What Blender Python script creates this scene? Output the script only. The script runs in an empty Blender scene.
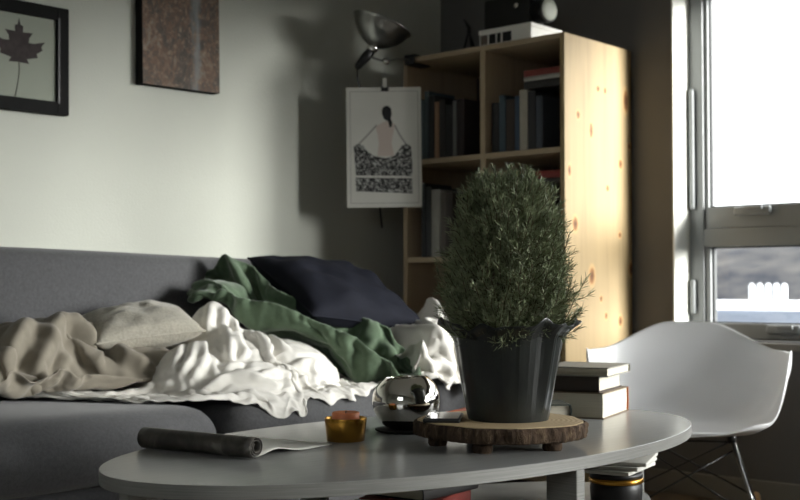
import bpy, bmesh, math, random
import numpy as np
from mathutils import Vector, Matrix, Euler

random.seed(7)
C = bpy.context.scene.collection
S = bpy.context.scene
R = math.radians
PI = math.pi

# ------------------------------------------------------------------ camera
YAW, PITCH, CAM_H = 41.4, 1.83, 0.76
cam_d = bpy.data.cameras.new('camera')
cam = bpy.data.objects.new('camera', cam_d)
C.objects.link(cam)
cam.location = (0, 0, CAM_H)
cam.rotation_euler = (R(90 + PITCH), 0, R(YAW))
cam_d.sensor_width = 36
cam_d.lens = 53.55
cam_d.clip_start = 0.05
cam_d.clip_end = 5000
cam_d.dof.use_dof = True
cam_d.dof.focus_distance = 2.30
cam_d.dof.aperture_fstop = 5.6
S.camera = cam

# ------------------------------------------------------------------ world, sun, exposure
SUN_TRAVEL = Vector((-0.90, -0.41, -0.21)).normalized()
w = bpy.data.worlds.new('overcast_sky')
S.world = w
w.use_nodes = True
nt = w.node_tree
nt.nodes.clear()
out = nt.nodes.new('ShaderNodeOutputWorld')
bg = nt.nodes.new('ShaderNodeBackground')
tc = nt.nodes.new('ShaderNodeTexCoord')
dot = nt.nodes.new('ShaderNodeVectorMath'); dot.operation = 'DOT_PRODUCT'
dot.inputs[1].default_value = -SUN_TRAVEL
ramp = nt.nodes.new('ShaderNodeMapRange')
ramp.inputs['From Min'].default_value = -0.2
ramp.inputs['From Max'].default_value = 1.0
ramp.inputs['To Min'].default_value = 2.5
ramp.inputs['To Max'].default_value = 4.3
nt.links.new(tc.outputs['Generated'], dot.inputs[0])
nt.links.new(dot.outputs['Value'], ramp.inputs['Value'])
nt.links.new(ramp.outputs['Result'], bg.inputs['Strength'])
bg.inputs['Color'].default_value = (0.96, 0.98, 1.0, 1)
nt.links.new(bg.outputs[0], out.inputs[0])

sd = bpy.data.lights.new('hazy_sun', 'SUN')
sd.energy = 23.0
sd.angle = R(26)
sd.color = (1.0, 0.985, 0.945)
sun = bpy.data.objects.new('hazy_sun', sd)
C.objects.link(sun)
sun.location = (3, 8, 4)
sun.rotation_euler = SUN_TRAVEL.to_track_quat('-Z', 'Y').to_euler()

S.view_settings.view_transform = 'Standard'
S.view_settings.look = 'None'
S.view_settings.exposure = 0.58
S.view_settings.gamma = 1.0
S.view_settings.use_curve_mapping = False
S.cycles.max_bounces = 8
S.cycles.diffuse_bounces = 4
S.cycles.transparent_max_bounces = 16
S.cycles.caustics_reflective = False
S.cycles.caustics_refractive = False
S.cycles.sample_clamp_indirect = 6.0

# ------------------------------------------------------------------ materials
def srgb(c):
    return tuple((v / 255 / 12.92) if v <= 10 else (((v / 255) + 0.055) / 1.055) ** 2.4 for v in c)


class NT:
    """small helper around a material's node tree"""
    def __init__(self, name):
        self.m = bpy.data.materials.new(name)
        self.m.use_nodes = True
        self.t = self.m.node_tree
        self.b = self.t.nodes['Principled BSDF']
        self.tc = self.n('ShaderNodeTexCoord')

    def n(self, kind, **kw):
        x = self.t.nodes.new(kind)
        for k, v in kw.items():
            setattr(x, k, v)
        return x

    def l(self, a, b):
        self.t.links.new(a, b)

    def coords(self, scale=(1, 1, 1), loc=(0, 0, 0), rot=(0, 0, 0)):
        mp = self.n('ShaderNodeMapping')
        mp.inputs['Scale'].default_value = scale
        mp.inputs['Location'].default_value = loc
        mp.inputs['Rotation'].default_value = rot
        self.l(self.tc.outputs['Object'], mp.inputs['Vector'])
        return mp.outputs['Vector']

    def noise(self, vec, scale=5, detail=4, rough=.55, dist=0):
        x = self.n('ShaderNodeTexNoise')
        x.inputs['Scale'].default_value = scale
        x.inputs['Detail'].default_value = detail
        x.inputs['Roughness'].default_value = rough
        x.inputs['Distortion'].default_value = dist
        self.l(vec, x.inputs['Vector'])
        return x.outputs['Fac']

    def ramp(self, fac, stops, interp='LINEAR'):
        x = self.n('ShaderNodeValToRGB')
        cr = x.color_ramp
        cr.interpolation = interp
        while len(cr.elements) < len(stops):
            cr.elements.new(0.5)
        for e, (p, col) in zip(cr.elements, stops):
            e.position = p
            e.color = (*col, 1) if len(col) == 3 else col
        self.l(fac, x.inputs['Fac'])
        return x.outputs['Color']

    def mix(self, fac, a, b, kind='MIX'):
        x = self.n('ShaderNodeMix', data_type='RGBA', blend_type=kind)
        for sock, v in ((x.inputs[0], fac), (x.inputs[6], a), (x.inputs[7], b)):
            if isinstance(v, (int, float)):
                sock.default_value = v
            elif isinstance(v, tuple):
                sock.default_value = (*v, 1)
            else:
                self.l(v, sock)
        return x.outputs[2]

    def math(self, op, a, b=0.0, c=0.0):
        x = self.n('ShaderNodeMath', operation=op)
        for sock, v in zip(x.inputs, (a, b, c)):
            if isinstance(v, (int, float)):
                sock.default_value = v
            else:
                self.l(v, sock)
        return x.outputs[0]

    def bump(self, h, strength=.3, dist=.002):
        x = self.n('ShaderNodeBump')
        x.inputs['Strength'].default_value = strength
        x.inputs['Distance'].default_value = dist
        self.l(h, x.inputs['Height'])
        self.l(x.outputs['Normal'], self.b.inputs['Normal'])

    def set(self, **kw):
        names = dict(color='Base Color', rough='Roughness', metal='Metallic', coat='Coat Weight',
                     coat_rough='Coat Roughness', sheen='Sheen Weight', spec='Specular IOR Level',
                     subsurf='Subsurface Weight')
        for k, v in kw.items():
            s = self.b.inputs[names[k]]
            if isinstance(v, (int, float)):
                s.default_value = v
            elif isinstance(v, tuple):
                s.default_value = (*v, 1)
            else:
                self.l(v, s)
        return self


def pm(name, rgb, rough=.6, metal=0, var=.12, scale=12, bump=0, bscale=150, bdist=.002,
       stretch=(1, 1, 1), coat=0, spec=.5, sheen=0):
    t = NT(name)
    base = srgb(rgb)
    v = t.coords(stretch)
    f = t.noise(v, scale, 4)
    a = tuple(x * (1 - var) for x in base)
    b = tuple(min(1, x * (1 + var)) for x in base)
    t.set(color=t.ramp(f, [(.3, a), (.7, b)]), rough=rough, metal=metal, coat=coat, spec=spec, sheen=sheen)
    if bump:
        t.bump(t.noise(v, bscale, 3), bump, bdist)
    return t.m


M = {}
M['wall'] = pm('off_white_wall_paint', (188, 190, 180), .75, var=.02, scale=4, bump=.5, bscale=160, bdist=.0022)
M['wall_shaded'] = pm('shaded_wall_paint', (98, 97, 96), .8, var=.03, scale=4, bump=.25, bscale=120)  # the window wall's shade is put into this darker base colour
M['ceiling'] = pm('ceiling_paint', (226, 226, 222), .9, var=.02)
M['floor'] = pm('dark_wood_floor', (112, 98, 82), .5, var=.25, scale=6, stretch=(8, 1, 1))
M['trim'] = pm('grey_trim_paint', (128, 125, 118), .6, var=.02)
M['reveal'] = pm('white_reveal_paint', (222, 222, 214), .7, var=.02)
M['vinyl'] = pm('grey_vinyl_frame', (140, 143, 144), .4, var=.02)
M['vinyl_white'] = pm('white_vinyl_latch', (205, 205, 200), .4, var=.02)
M['gasket'] = pm('black_rubber_gasket', (40, 42, 42), .6)
M['sofa'] = None
M['black'] = pm('black_plastic', (22, 22, 23), .45, var=.1)
M['matte_black'] = pm('black_stained_wood', (24, 24, 24), .75, var=.15, scale=20, spec=.15)
M['chrome'] = pm('chrome', (225, 222, 215), .05, 1.0, var=.02)
M['alu'] = pm('brushed_aluminium', (150, 150, 148), .28, 1.0, var=.08, scale=30)
M['steel_dark'] = pm('dark_steel_wire', (70, 70, 70), .3, 1.0, var=.05)
M['brass'] = pm('gold_metal', (196, 146, 64), .27, 1.0, var=.05)
M['paper'] = pm('white_paper', (208, 207, 200), .8, var=.03, scale=8)
M['ink'] = pm('black_ink', (30, 30, 32), .8, var=.2, scale=80)
M['pages'] = pm('book_pages', (214, 207, 190), .85, var=.10, scale=9, stretch=(1, 1, 60))
M['cardboard_white'] = pm('white_card', (232, 230, 224), .6, var=.03)
M['orange'] = pm('orange_paint', (205, 92, 40), .5, var=.06)
M['wax'] = pm('orange_candle_wax', (250, 150, 100), .5, var=.1, scale=30)
M['plastic_white'] = pm('white_moulded_plastic', (242, 243, 245), .33, var=.015, scale=3)
M['rocker'] = pm('maple_wood', (190, 155, 110), .45, var=.15, scale=20, stretch=(1, 1, 1))
M['navy'] = pm('navy_cotton', (18, 20, 30), .85, var=.15, scale=40, bump=.25, bscale=400, spec=.2)
M['soil'] = pm('dark_soil', (40, 32, 26), .95, var=.4, scale=60, bump=.6, bscale=80)
M['stem'] = pm('woody_stem', (74, 62, 44), .85, var=.3, scale=60)
M['bark'] = None


def fabric(name, rgb, scale=900, bump=.35, var=.12, mottle=60, sheen=.2, rough=.9):
    t = NT(name)
    base = srgb(rgb)
    v = t.coords()
    f1 = t.noise(v, mottle, 3)
    f2 = t.noise(v, scale, 2)
    f = t.math('MULTIPLY_ADD', f2, .5, t.math('MULTIPLY', f1, .5))
    t.set(color=t.ramp(f, [(.35, tuple(x * (1 - var) for x in base)), (.65, tuple(x * (1 + var) for x in base))]),
          rough=rough, sheen=sheen, spec=.25)
    t.bump(f, bump, .002)
    return t.m


M['sofa'] = fabric('grey_sofa_weave', (82, 82, 84), 500, .5, .22, 120)
M['white_cotton'] = fabric('white_cotton', (226, 223, 216), 1500, .08, .02, 60, .1)
M['taupe'] = fabric('taupe_linen', (140, 133, 120), 900, .2, .06, 50, .2)
M['oatmeal'] = fabric('oatmeal_textured_weave', (176, 171, 158), 160, .9, .12, 80, .2)
M['green_wool'] = fabric('green_wool', (86, 104, 82), 500, .6, .15, 70, .35)


def pine(name, knots=(), rgb=(226, 190, 132), axis=2):
    """pale pine with long grain; knots are (y, z, size) in the panel's own plane"""
    t = NT(name)
    base = srgb(rgb)
    sc = [14, 14, 14]
    sc[axis] = .7
    v = t.coords(tuple(sc))
    f = t.noise(v, 1.6, 5, .6, .4)
    v2 = t.coords(tuple(x * 4 for x in sc))
    f2 = t.noise(v2, 1.5, 3)
    f = t.math('MULTIPLY_ADD', f2, .3, t.math('MULTIPLY', f, .8))
    col = t.ramp(f, [(.35, tuple(x * .78 for x in base)), (.5, base), (.72, tuple(min(1, x * 1.1) for x in base))])
    if knots:
        sep = t.n('ShaderNodeSeparateXYZ')
        t.l(t.tc.outputs['Object'], sep.inputs[0])
        wob = t.noise(t.coords(), 60, 2)
        total = None
        for (ky, kz, s, el) in knots:
            dy = t.math('DIVIDE', t.math('SUBTRACT', sep.outputs[1], ky), s)
            dz = t.math('DIVIDE', t.math('SUBTRACT', sep.outputs[2], kz), s * el)
            d = t.math('SQRT', t.math('ADD', t.math('MULTIPLY', dy, dy), t.math('MULTIPLY', dz, dz)))
            d = t.math('ADD', d, t.math('MULTIPLY', wob, .5))
            total = d if total is None else t.math('MINIMUM', total, d)
        kcol = t.ramp(t.math('MULTIPLY', total, .5),
                      [(.2, srgb((92, 60, 34))), (.5, srgb((150, 104, 60))), (.66, srgb((205, 165, 110)))])
        kf = t.ramp(t.math('MULTIPLY', total, .5), [(.5, (1, 1, 1)), (.9, (0, 0, 0))])
        col = t.mix(kf, col, kcol)
    t.set(color=col, rough=.5, spec=.3)
    return t.m


KN = [(3.615, 1.382, .010, 1.2), (3.701, 1.334, .009, 2.6), (3.903, 1.226, .011, 1.4), (3.811, 1.13, .009, 1.2),
      (3.593, .988, .014, 1.5), (3.969, 1.299, .009, 1.1), (3.557, 1.178, .008, 2.2), (3.749, 1.492, .009, 1.1),
      (3.797, 1.491, .008, 1.3), (3.945, 1.47, .014, 2.4), (3.896, .959, .008, 1.2), (3.975, .832, .011, 1.8),
      (3.701, .804, .015, 1.7), (3.762, .72, .008, 1.2), (3.797, .657, .008, 1.3), (3.896, .636, .011, 1.5),
      (3.596, .635, .010, 1.1), (3.72, .45, .011, 1.4), (3.88, .3, .012, 1.3)]
M['pine_side'] = pine('knotty_pine_side', [(a - 3.763, b, c * 1.3, d) for a, b, c, d in KN], (164, 142, 105))
M['pine'] = pine('pine_boards', (), (176, 158, 132), 0)
M['pine_v'] = pine('pine_uprights', (), (176, 158, 132), 2)


def glass_mat(name, tint=(1, 1, 1), gloss=.9, ior=1.45):
    t = NT(name)
    t.t.nodes.remove(t.b)
    o = [n for n in t.t.nodes if n.type == 'OUTPUT_MATERIAL'][0]
    tr = t.n('ShaderNodeBsdfTransparent'); tr.inputs[0].default_value = (*tint, 1)
    gl = t.n('ShaderNodeBsdfGlossy'); gl.inputs['Roughness'].default_value = .02
    fr = t.n('ShaderNodeFresnel'); fr.inputs['IOR'].default_value = ior
    mx = t.n('ShaderNodeMixShader')
    t.l(t.math('MULTIPLY', fr.outputs[0], gloss), mx.inputs[0])
    t.l(tr.outputs[0], mx.inputs[1]); t.l(gl.outputs[0], mx.inputs[2])
    t.l(mx.outputs[0], o.inputs[0])
    return t.m


M['glass'] = glass_mat('window_glass', (.97, .98, .98), .5)
M['frame_glass'] = glass_mat('picture_glass', (.98, .99, .98), .22)

t = NT('grey_laminate_table')
v = t.coords((60, 3, 60))
f = t.noise(v, 2, 4)
t.set(color=t.ramp(f, [(.3, srgb((154, 155, 154))), (.7, srgb((161, 162, 161)))]), rough=.22, spec=.55)
t.bump(f, .012, .0008)
M['laminate'] = t.m
t = NT('pale_laminate_edge')
v = t.coords((3, 3, 400))
f = t.noise(v, 3, 3)
t.set(color=t.ramp(f, [(.3, srgb((118, 118, 115))), (.7, srgb((146, 146, 142)))]), rough=.45)
M['laminate_edge'] = t.m

t = NT('rough_bark')
f = t.noise(t.coords((1, 1, .35)), 70, 5, .65, .6)
g = t.noise(t.coords(), 14, 2)
col = t.ramp(f, [(.35, srgb((34, 27, 22))), (.55, srgb((92, 74, 58))), (.72, srgb((158, 138, 112)))])
t.set(color=t.mix(g, col, srgb((70, 58, 48))), rough=.95, spec=.2)
t.bump(f, 1.0, .006)
M['bark'] = t.m
t = NT('cut_wood_rings')
vm = t.n('ShaderNodeVectorMath', operation='LENGTH')
t.l(t.coords((1, 1, 0)), vm.inputs[0])
wob = t.noise(t.coords(), 9, 3)
rr = t.math('SINE', t.math('MULTIPLY', t.math('MULTIPLY_ADD', wob, .04, vm.outputs['Value']), 620))
col = t.ramp(t.math('MULTIPLY_ADD', rr, .5, .5), [(.1, srgb((184, 158, 122))), (.8, srgb((206, 184, 146)))])
t.set(color=col, rough=.7, spec=.3)
M['cut_wood'] = t.m

t = NT('dark_plastic_sleeve')
f = t.noise(t.coords((1, 1, .4)), 40, 4)
t.set(color=t.ramp(f, [(.3, srgb((32, 34, 34))), (.7, srgb((44, 48, 46)))]), rough=.3, spec=.5)
t.bump(f, .35, .003)
M['sleeve'] = t.m

t = NT('rosemary_needle')
f = t.noise(t.coords(), 30, 3)
g = t.noise(t.coords(), 300, 1)
t.set(color=t.mix(g, t.ramp(f, [(.3, srgb((80, 94, 62))), (.7, srgb((120, 134, 92)))]), srgb((152, 160, 128))),
      rough=.5, spec=.4)
M['needle'] = t.m

t = NT('abstract_canvas_paint')
v = t.coords()
f1 = t.noise(t.coords((1, 1, .7)), 13, 8, .78, 1.0)
f2 = t.noise(t.coords((1, 1, 1), (3, 1, 2)), 48, 5, .75)
sep = t.n('ShaderNodeSeparateXYZ'); t.l(v, sep.inputs[0])
wob = t.noise(t.coords((1, 1, .25), (0, 4, 0)), 14, 3)
streak = t.math('ABSOLUTE', t.math('SUBTRACT', t.math('MULTIPLY_ADD', wob, .10, sep.outputs[1]), .105))
sf = t.ramp(t.math('MULTIPLY', t.math('ADD', streak, t.math('MULTIPLY', f2, .03)), 10), [(.10, (.85, .85, .85)), (.34, (0, 0, 0))])
col = t.ramp(f1, [(.30, srgb((38, 35, 33))), (.45, srgb((76, 70, 64))), (.55, srgb((106, 82, 66))), (.64, srgb((122, 116, 106)))])
col = t.mix(t.ramp(f2, [(.52, (0, 0, 0)), (.72, (.8, .8, .8))]), col, srgb((156, 136, 116)))
col = t.mix(sf, col, srgb((128, 134, 136)))
t.set(color=col, rough=.75)
M['canvas_art'] = t.m

t = NT('printed_lace_pattern')
f = t.noise(t.coords((1, 1, 1)), 90, 4, .7, 1.5)
t.set(color=t.ramp(f, [(.50, srgb((34, 34, 36))), (.58, srgb((190, 190, 186)))]), rough=.85)
M['lace'] = t.m
t = NT('printed_magazine_cover')
f = t.noise(t.coords((1, 1, 1)), 22, 3, .6, .5)
t.set(color=t.ramp(f, [(.40, srgb((54, 51, 48))), (.62, srgb((84, 80, 74))), (.70, srgb((122, 118, 112)))]), rough=.42)
M['magazine'] = t.m


# ------------------------------------------------------------------ mesh helpers
def mesh_obj(name, verts, faces, mat, parent=None, smooth=False, loc=None, rot=None, bevel=0, bseg=2):
    me = bpy.data.meshes.new(name)
    me.from_pydata([tuple(v) for v in verts], [], faces)
    bm = bmesh.new(); bm.from_mesh(me)
    bmesh.ops.recalc_face_normals(bm, faces=bm.faces)
    bm.to_mesh(me); bm.free()
    mats = mat if isinstance(mat, (list, tuple)) else [mat]
    for m in mats:
        me.materials.append(m)
    if smooth:
        me.polygons.foreach_set('use_smooth', [True] * len(me.polygons))
    o = bpy.data.objects.new(name, me)
    C.objects.link(o)
    if loc is not None: o.location = loc
    if rot is not None: o.rotation_euler = rot
    if parent is not None: o.parent = parent
    if bevel:
        b = o.modifiers.new('bevel', 'BEVEL'); b.width = bevel; b.segments = bseg
        b.limit_method = 'ANGLE'; b.angle_limit = R(34)
    return o


class MB:
    def __init__(self):
        self.v, self.f = [], []

    def add(self, vs, fs):
        k = len(self.v)
        self.v += [tuple(p) for p in vs]
        self.f += [tuple(i + k for i in f) for f in fs]
        return self

    def box(self, x0, x1, y0, y1, z0, z1):
        vs = [(x, y, z) for z in (z0, z1) for y in (y0, y1) for x in (x0, x1)]
        return self.add(vs, [(0, 2, 3, 1), (4, 5, 7, 6), (0, 1, 5, 4), (2, 6, 7, 3), (0, 4, 6, 2), (1, 3, 7, 5)])

    def tube(self, pts, r, n=10, caps=True):
        pts = [Vector(p) for p in pts]
        rs = r if isinstance(r, (list, tuple)) else [r] * len(pts)
        ref = None
        vs = []
        for i, p in enumerate(pts):
            d = (pts[min(i + 1, len(pts) - 1)] - pts[max(i - 1, 0)]).normalized()
            if ref is None:
                ref = d.orthogonal().normalized()
            ref = (ref - d * ref.dot(d)).normalized()
            b = d.cross(ref)
            for k in range(n):
                a = 2 * PI * k / n
                vs.append(p + (ref * math.cos(a) + b * math.sin(a)) * rs[i])
        fs = []
        for i in range(len(pts) - 1):
            for k in range(n):
                a, b_ = i * n + k, i * n + (k + 1) % n
                fs.append((a, b_, b_ + n, a + n))
        if caps:
            fs.append(tuple(range(n - 1, -1, -1)))
            fs.append(tuple(range((len(pts) - 1) * n, len(pts) * n)))
        return self.add(vs, fs)

    def lathe(self, prof, n=48, origin=(0, 0, 0), axis=(0, 0, 1)):
        q = Vector((0, 0, 1)).rotation_difference(Vector(axis).normalized())
        o = Vector(origin)
        vs, fs = [], []
        for (r, z) in prof:
            for k in range(n):
                a = 2 * PI * k / n
                vs.append(o + q @ Vector((r * math.cos(a), r * math.sin(a), z)))
        for i in range(len(prof) - 1):
            for k in range(n):
                a, b = i * n + k, i * n + (k + 1) % n
                fs.append((a, b, b + n, a + n))
        fs.append(tuple(range(n - 1, -1, -1)))
        fs.append(tuple(range((len(prof) - 1) * n, len(prof) * n)))
        return self.add(vs, fs)

    def prism(self, outline, z0, z1):
        n = len(outline)
        vs = [(x, y, z0) for x, y in outline] + [(x, y, z1) for x, y in outline]
        fs = [tuple(range(n - 1, -1, -1)), tuple(range(n, 2 * n))]
        fs += [(i, (i + 1) % n, n + (i + 1) % n, n + i) for i in range(n)]
        return self.add(vs, fs)

    def move(self, M4):
        self.v = [tuple(M4 @ Vector(p)) for p in self.v]
        return self

    def obj(self, name, mat, parent=None, smooth=False, **kw):
        o = mesh_obj(name, self.v, self.f, mat, parent, smooth, **kw)
        return o


def smooth_angle(o, deg=35):
    me = o.data
    me.polygons.foreach_set('use_smooth', [True] * len(me.polygons))
    bm = bmesh.new(); bm.from_mesh(me)
    for e in bm.edges:
        if len(e.link_faces) == 2 and e.calc_face_angle(0) > R(deg):
            e.smooth = False
    bm.to_mesh(me); bm.free()
    return o


def tag(o, label, cat, group=None):
    o['label'] = label
    o['category'] = cat
    if group: o['group'] = group
    return o


def thing(name, label, cat, loc=(0, 0, 0), rot=(0, 0, 0), group=None):
    o = bpy.data.objects.new(name, None)
    C.objects.link(o)
    o.empty_display_size = .05
    o.location = loc; o.rotation_euler = rot
    return tag(o, label, cat, group)


def struct(o):
    o['kind'] = 'structure'
    return o


def grid_faces(n, m):
    return [(i * m + j, i * m + j + 1, (i + 1) * m + j + 1, (i + 1) * m + j) for i in range(n - 1) for j in range(m - 1)]


def rbox(sx, sy, sz, r, n=(8, 8, 4), warp=None):
    """rounded box centred on the origin: a gridded cube whose corners are rounded to radius r"""
    h = Vector((sx / 2, sy / 2, sz / 2))
    bm = bmesh.new()
    verts = {}

    def vert(p):
        key = tuple(round(c, 6) for c in p)
        if key not in verts:
            q = Vector([max(-h[i] + r, min(h[i] - r, p[i])) for i in range(3)])
            d = Vector(p) - q
            pos = q + d.normalized() * r if d.length > 1e-9 else Vector(p)
            if warp: pos = warp(pos)
            verts[key] = bm.verts.new(pos)
        return verts[key]

    def lin(hh, k):
        # denser samples in the rounded borders
        c = [-hh + r * (1 - math.cos(PI / 2 * i / 4)) * 1.0 for i in range(4)]
        mid = [-hh + r + (2 * hh - 2 * r) * i / k for i in range(k + 1)]
        return c + mid + [-x for x in reversed(c)]

    L = [lin(h[i], n[i]) for i in range(3)]
    for ax in range(3):
        u, v_ = (ax + 1) % 3, (ax + 2) % 3
        for s in (-1, 1):
            for i in range(len(L[u]) - 1):
                for j in range(len(L[v_]) - 1):
                    q = []
                    for a, b in ((i, j), (i + 1, j), (i + 1, j + 1), (i, j + 1)):
                        p = [0, 0, 0]
                        p[ax] = s * h[ax]; p[u] = L[u][a]; p[v_] = L[v_][b]
                        q.append(vert(p))
                    if len(set(q)) >= 3:
                        try:
                            bm.faces.new(q if s > 0 else q[::-1])
                        except ValueError:
                            pass
    bm.verts.index_update()
    vs = [v.co.copy() for v in bm.verts]
    fs = [tuple(v.index for v in f.verts) for f in bm.faces]
    bm.free()
    return vs, fs


def set_tags(o, label=None):
    if label: o['label'] = label
    return o


# ------------------------------------------------------------------ room shell
WX, FY, H = -3.29, 4.0, 2.55          # sofa wall, window wall, ceiling height
RX, BY = 4.6, -1.4                     # right and back walls
struct(MB().box(WX - .15, WX, BY, FY + .2, 0, H).obj('wall_left', M['wall']))
struct(MB().box(RX, RX + .15, BY, FY + .2, 0, H).obj('wall_right', M['wall']))
BX_, BZ_ = (-1.0, 0.3), (1.10, 2.05)     # unseen small window added behind the viewer for fill light
m = MB(); m.box(WX - .15, BX_[0], BY - .15, BY, 0, H); m.box(BX_[1], RX + .15, BY - .15, BY, 0, H)
m.box(BX_[0], BX_[1], BY - .15, BY, 0, BZ_[0]); m.box(BX_[0], BX_[1], BY - .15, BY, BZ_[1], H)
struct(m.obj('wall_back', M['wall']))
wb = struct(bpy.data.objects.new('window_6', None)); C.objects.link(wb); wb.location = (BX_[0], BY - .10, BZ_[0])
ww_, wh_ = BX_[1] - BX_[0], BZ_[1] - BZ_[0]
m = MB(); m.box(0, .05, -.03, .03, 0, wh_); m.box(ww_ - .05, ww_, -.03, .03, 0, wh_)
m.box(.05, ww_ - .05, -.03, .03, 0, .05); m.box(.05, ww_ - .05, -.03, .03, wh_ - .05, wh_)
m.obj('outer_frame', M['vinyl'], wb)
MB().box(.05, ww_ - .05, -.003, .003, .05, wh_ - .05).obj('pane', M['glass'], wb)
struct(MB().box(WX - .15, RX + .15, BY - .15, FY + .2, -.1, 0).obj('floor', M['floor']))
struct(MB().box(WX - .15, RX + .15, BY - .15, FY + .2, H, H + .1).obj('ceiling', M['ceiling']))
# window wall with two openings
OPEN = [(-2.17, -0.95), (-0.87, 0.37), (0.45, 1.69), (1.77, 3.0), (3.08, 4.3)]
WZ0, WZ1 = .572, 1.955
m = MB()
xs = [WX] + [x for o_ in OPEN for x in o_] + [RX]
for i in range(0, len(xs), 2):
    m.box(xs[i], xs[i + 1], FY, FY + .2, 0, H)
for a, b in OPEN:
    m.box(a, b, FY, FY + .2, 0, WZ0)
    m.box(a, b, FY, FY + .2, WZ1, H)
struct(m.obj('wall_far', M['wall_shaded']))
struct(MB().box(WX, RX, FY - .014, FY, 0, .085).obj('baseboard_far', M['trim'], bevel=.004))
struct(MB().box(WX, WX + .014, BY, FY - .014, 0, .085).obj('baseboard_left', M['trim'], bevel=.004))

for wi, (a, b) in enumerate(OPEN):
    wn = struct(bpy.data.objects.new('window_%d' % (wi + 1), None)); C.objects.link(wn)
    wn.location = (a, FY, WZ0)
    W_, Hh = b - a, WZ1 - WZ0
    # plastered reveals
    m = MB(); m.box(0, .006, 0, .13, 0, Hh); m.box(W_ - .006, W_, 0, .13, 0, Hh); m.box(.006, W_ - .006, 0, .13, Hh - .006, Hh)
    m.obj('reveal', M['reveal'], wn)
    # fixed outer frame
    y0, y1 = .125, .195
    m = MB()
    m.box(0, .062, y0, y1, 0, Hh); m.box(W_ - .062, W_, y0, y1, 0, Hh)
    m.box(.062, W_ - .062, y0, y1, 0, .058); m.box(.062, W_ - .062, y0, y1, Hh - .06, Hh)
    m.box(.062, W_ - .062, y0, y1, .342, .41)
    m.obj('outer_frame', M['vinyl'], wn, bevel=.004)
    # upper sash
    zu0, zu1 = .41, Hh - .06
    m = MB()
    m.box(.062, .078, y0 + .012, y1 - .01, zu0, zu1); m.box(W_ - .078, W_ - .062, y0 + .012, y1 - .01, zu0, zu1)
    m.box(.078, W_ - .078, y0 + .006, y1 - .01, zu0, zu0 + .082); m.box(.078, W_ - .078, y0 + .006, y1 - .01, zu1 - .03, zu1)
    m.obj('upper_sash', M['vinyl'], wn, bevel=.004)
    MB().box(.078, W_ - .078, .158, .164, zu0 + .082, zu1 - .03).obj('upper_pane', M['glass'], wn)
    m = MB()
    for z0, z1 in ((zu0 + .082, zu1 - .03),):
        m.box(.078, .083, .15, .172, z0, z1); m.box(.078, W_ - .078, .15, .172, z0, z0 + .005)
    m.obj('gasket', M['gasket'], wn)
    # lower sash
    zl0, zl1 = .058, .342
    m = MB()
    m.box(.062, .084, y0 + .01, y1 - .01, zl0, zl1); m.box(W_ - .084, W_ - .062, y0 + .01, y1 - .01, zl0, zl1)
    m.obj('lower_sash', M['vinyl'], wn, bevel=.004)
    MB().box(.084, W_ - .084, .158, .164, zl0, zl1).obj('lower_pane', M['glass'], wn)
    m = MB(); m.box(.084, .09, .15, .172, zl0, zl1); m.box(.084, W_ - .084, .15, .172, zl1 - .005, zl1); m.box(.084, W_ - .084, .15, .172, zl0, zl0 + .004)
    m.obj('gasket', M['gasket'], wn)
    # latches and levers
    vs, fs = rbox(.145, .024, .034, .011, (4, 1, 1))
    lt = mesh_obj('latch', vs, fs, M['vinyl'], wn, True, loc=(.26, y0 - .006, zu0 + .062))
    vs, fs = rbox(.07, .012, .016, .005, (3, 1, 1))
    mesh_obj('latch_lever', vs, fs, M['vinyl'], lt, True, loc=(.01, -.016, .009))
    vs, fs = rbox(.13, .024, .034, .011, (4, 1, 1))
    lt = mesh_obj('latch', vs, fs, M['vinyl'], wn, True, loc=(.375, y0 - .006, .038))
    vs, fs = rbox(.06, .012, .016, .005, (3, 1, 1))
    mesh_obj('latch_lever', vs, fs, M['vinyl'], lt, True, loc=(.01, -.016, .009))
    for zc, hh in ((.715, .46), (.155, .13)):
        vs, fs = rbox(.018, .024, hh, .008, (1, 1, 4))
        mesh_obj('side_lever', vs, fs, M['vinyl'], wn, True, loc=(.022, y0 - .01, zc))
struct(MB().box(-2.17, 4.3, FY - .03, FY + .13, WZ0 - .03, WZ0 - .004).obj('trim_1', M['trim'], bevel=.004))

# ------------------------------------------------------------------ outside the window
def ext_mat(name, c0, c1, scale):
    t = NT(name)
    f = t.noise(t.coords(), scale, 5, .65)
    t.set(color=t.ramp(f, [(.35, srgb(c0)), (.65, srgb(c1))]), rough=.95, spec=.1)
    return t.m


struct(MB().box(-900, 900, 4.6, 60, -9, -8.6).obj('ground_sky_block', ext_mat('dark_unseen_ground', (64, 64, 66), (84, 84, 84), .2)))  # unseen dark ground, added to block sky light from below
struct(MB().box(-900, 700, 60, 465, -9, -8.3).obj('ground_water', ext_mat('blue_grey_water', (50, 56, 66), (70, 77, 88), .02)))
struct(MB().box(-1400, 900, 465, 1500, -9, -7.9).obj('ground_snow', ext_mat('snow', (225, 228, 232), (240, 242, 245), .02)))
n_, m_ = 90, 16
P = []
for i in range(n_):
    for j in range(m_):
        x = -1500 + 2400 * i / (n_ - 1)
        y = 760 + 420 * j / (m_ - 1)
        k = j / (m_ - 1)
        top = 62 + 9 * math.sin(x * .009 + 1) + 5 * math.sin(x * .031) + 2.5 * math.sin(x * .09 + 2)
        z = -9 + top * math.sin(min(1, k * 1.3) * PI / 2) + 3.0 * math.sin(x * .11 + j * 1.9) * k + 2 * math.sin(x * .23 - j * 2.7)
        P.append((x, y, z))
struct(mesh_obj('ground_hill', P, grid_faces(n_, m_), ext_mat('wooded_hill', (34, 37, 44), (74, 72, 70), .03), None, True))
silo_m = pm('white_silo_metal', (236, 238, 240), .5, var=.03)
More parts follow.
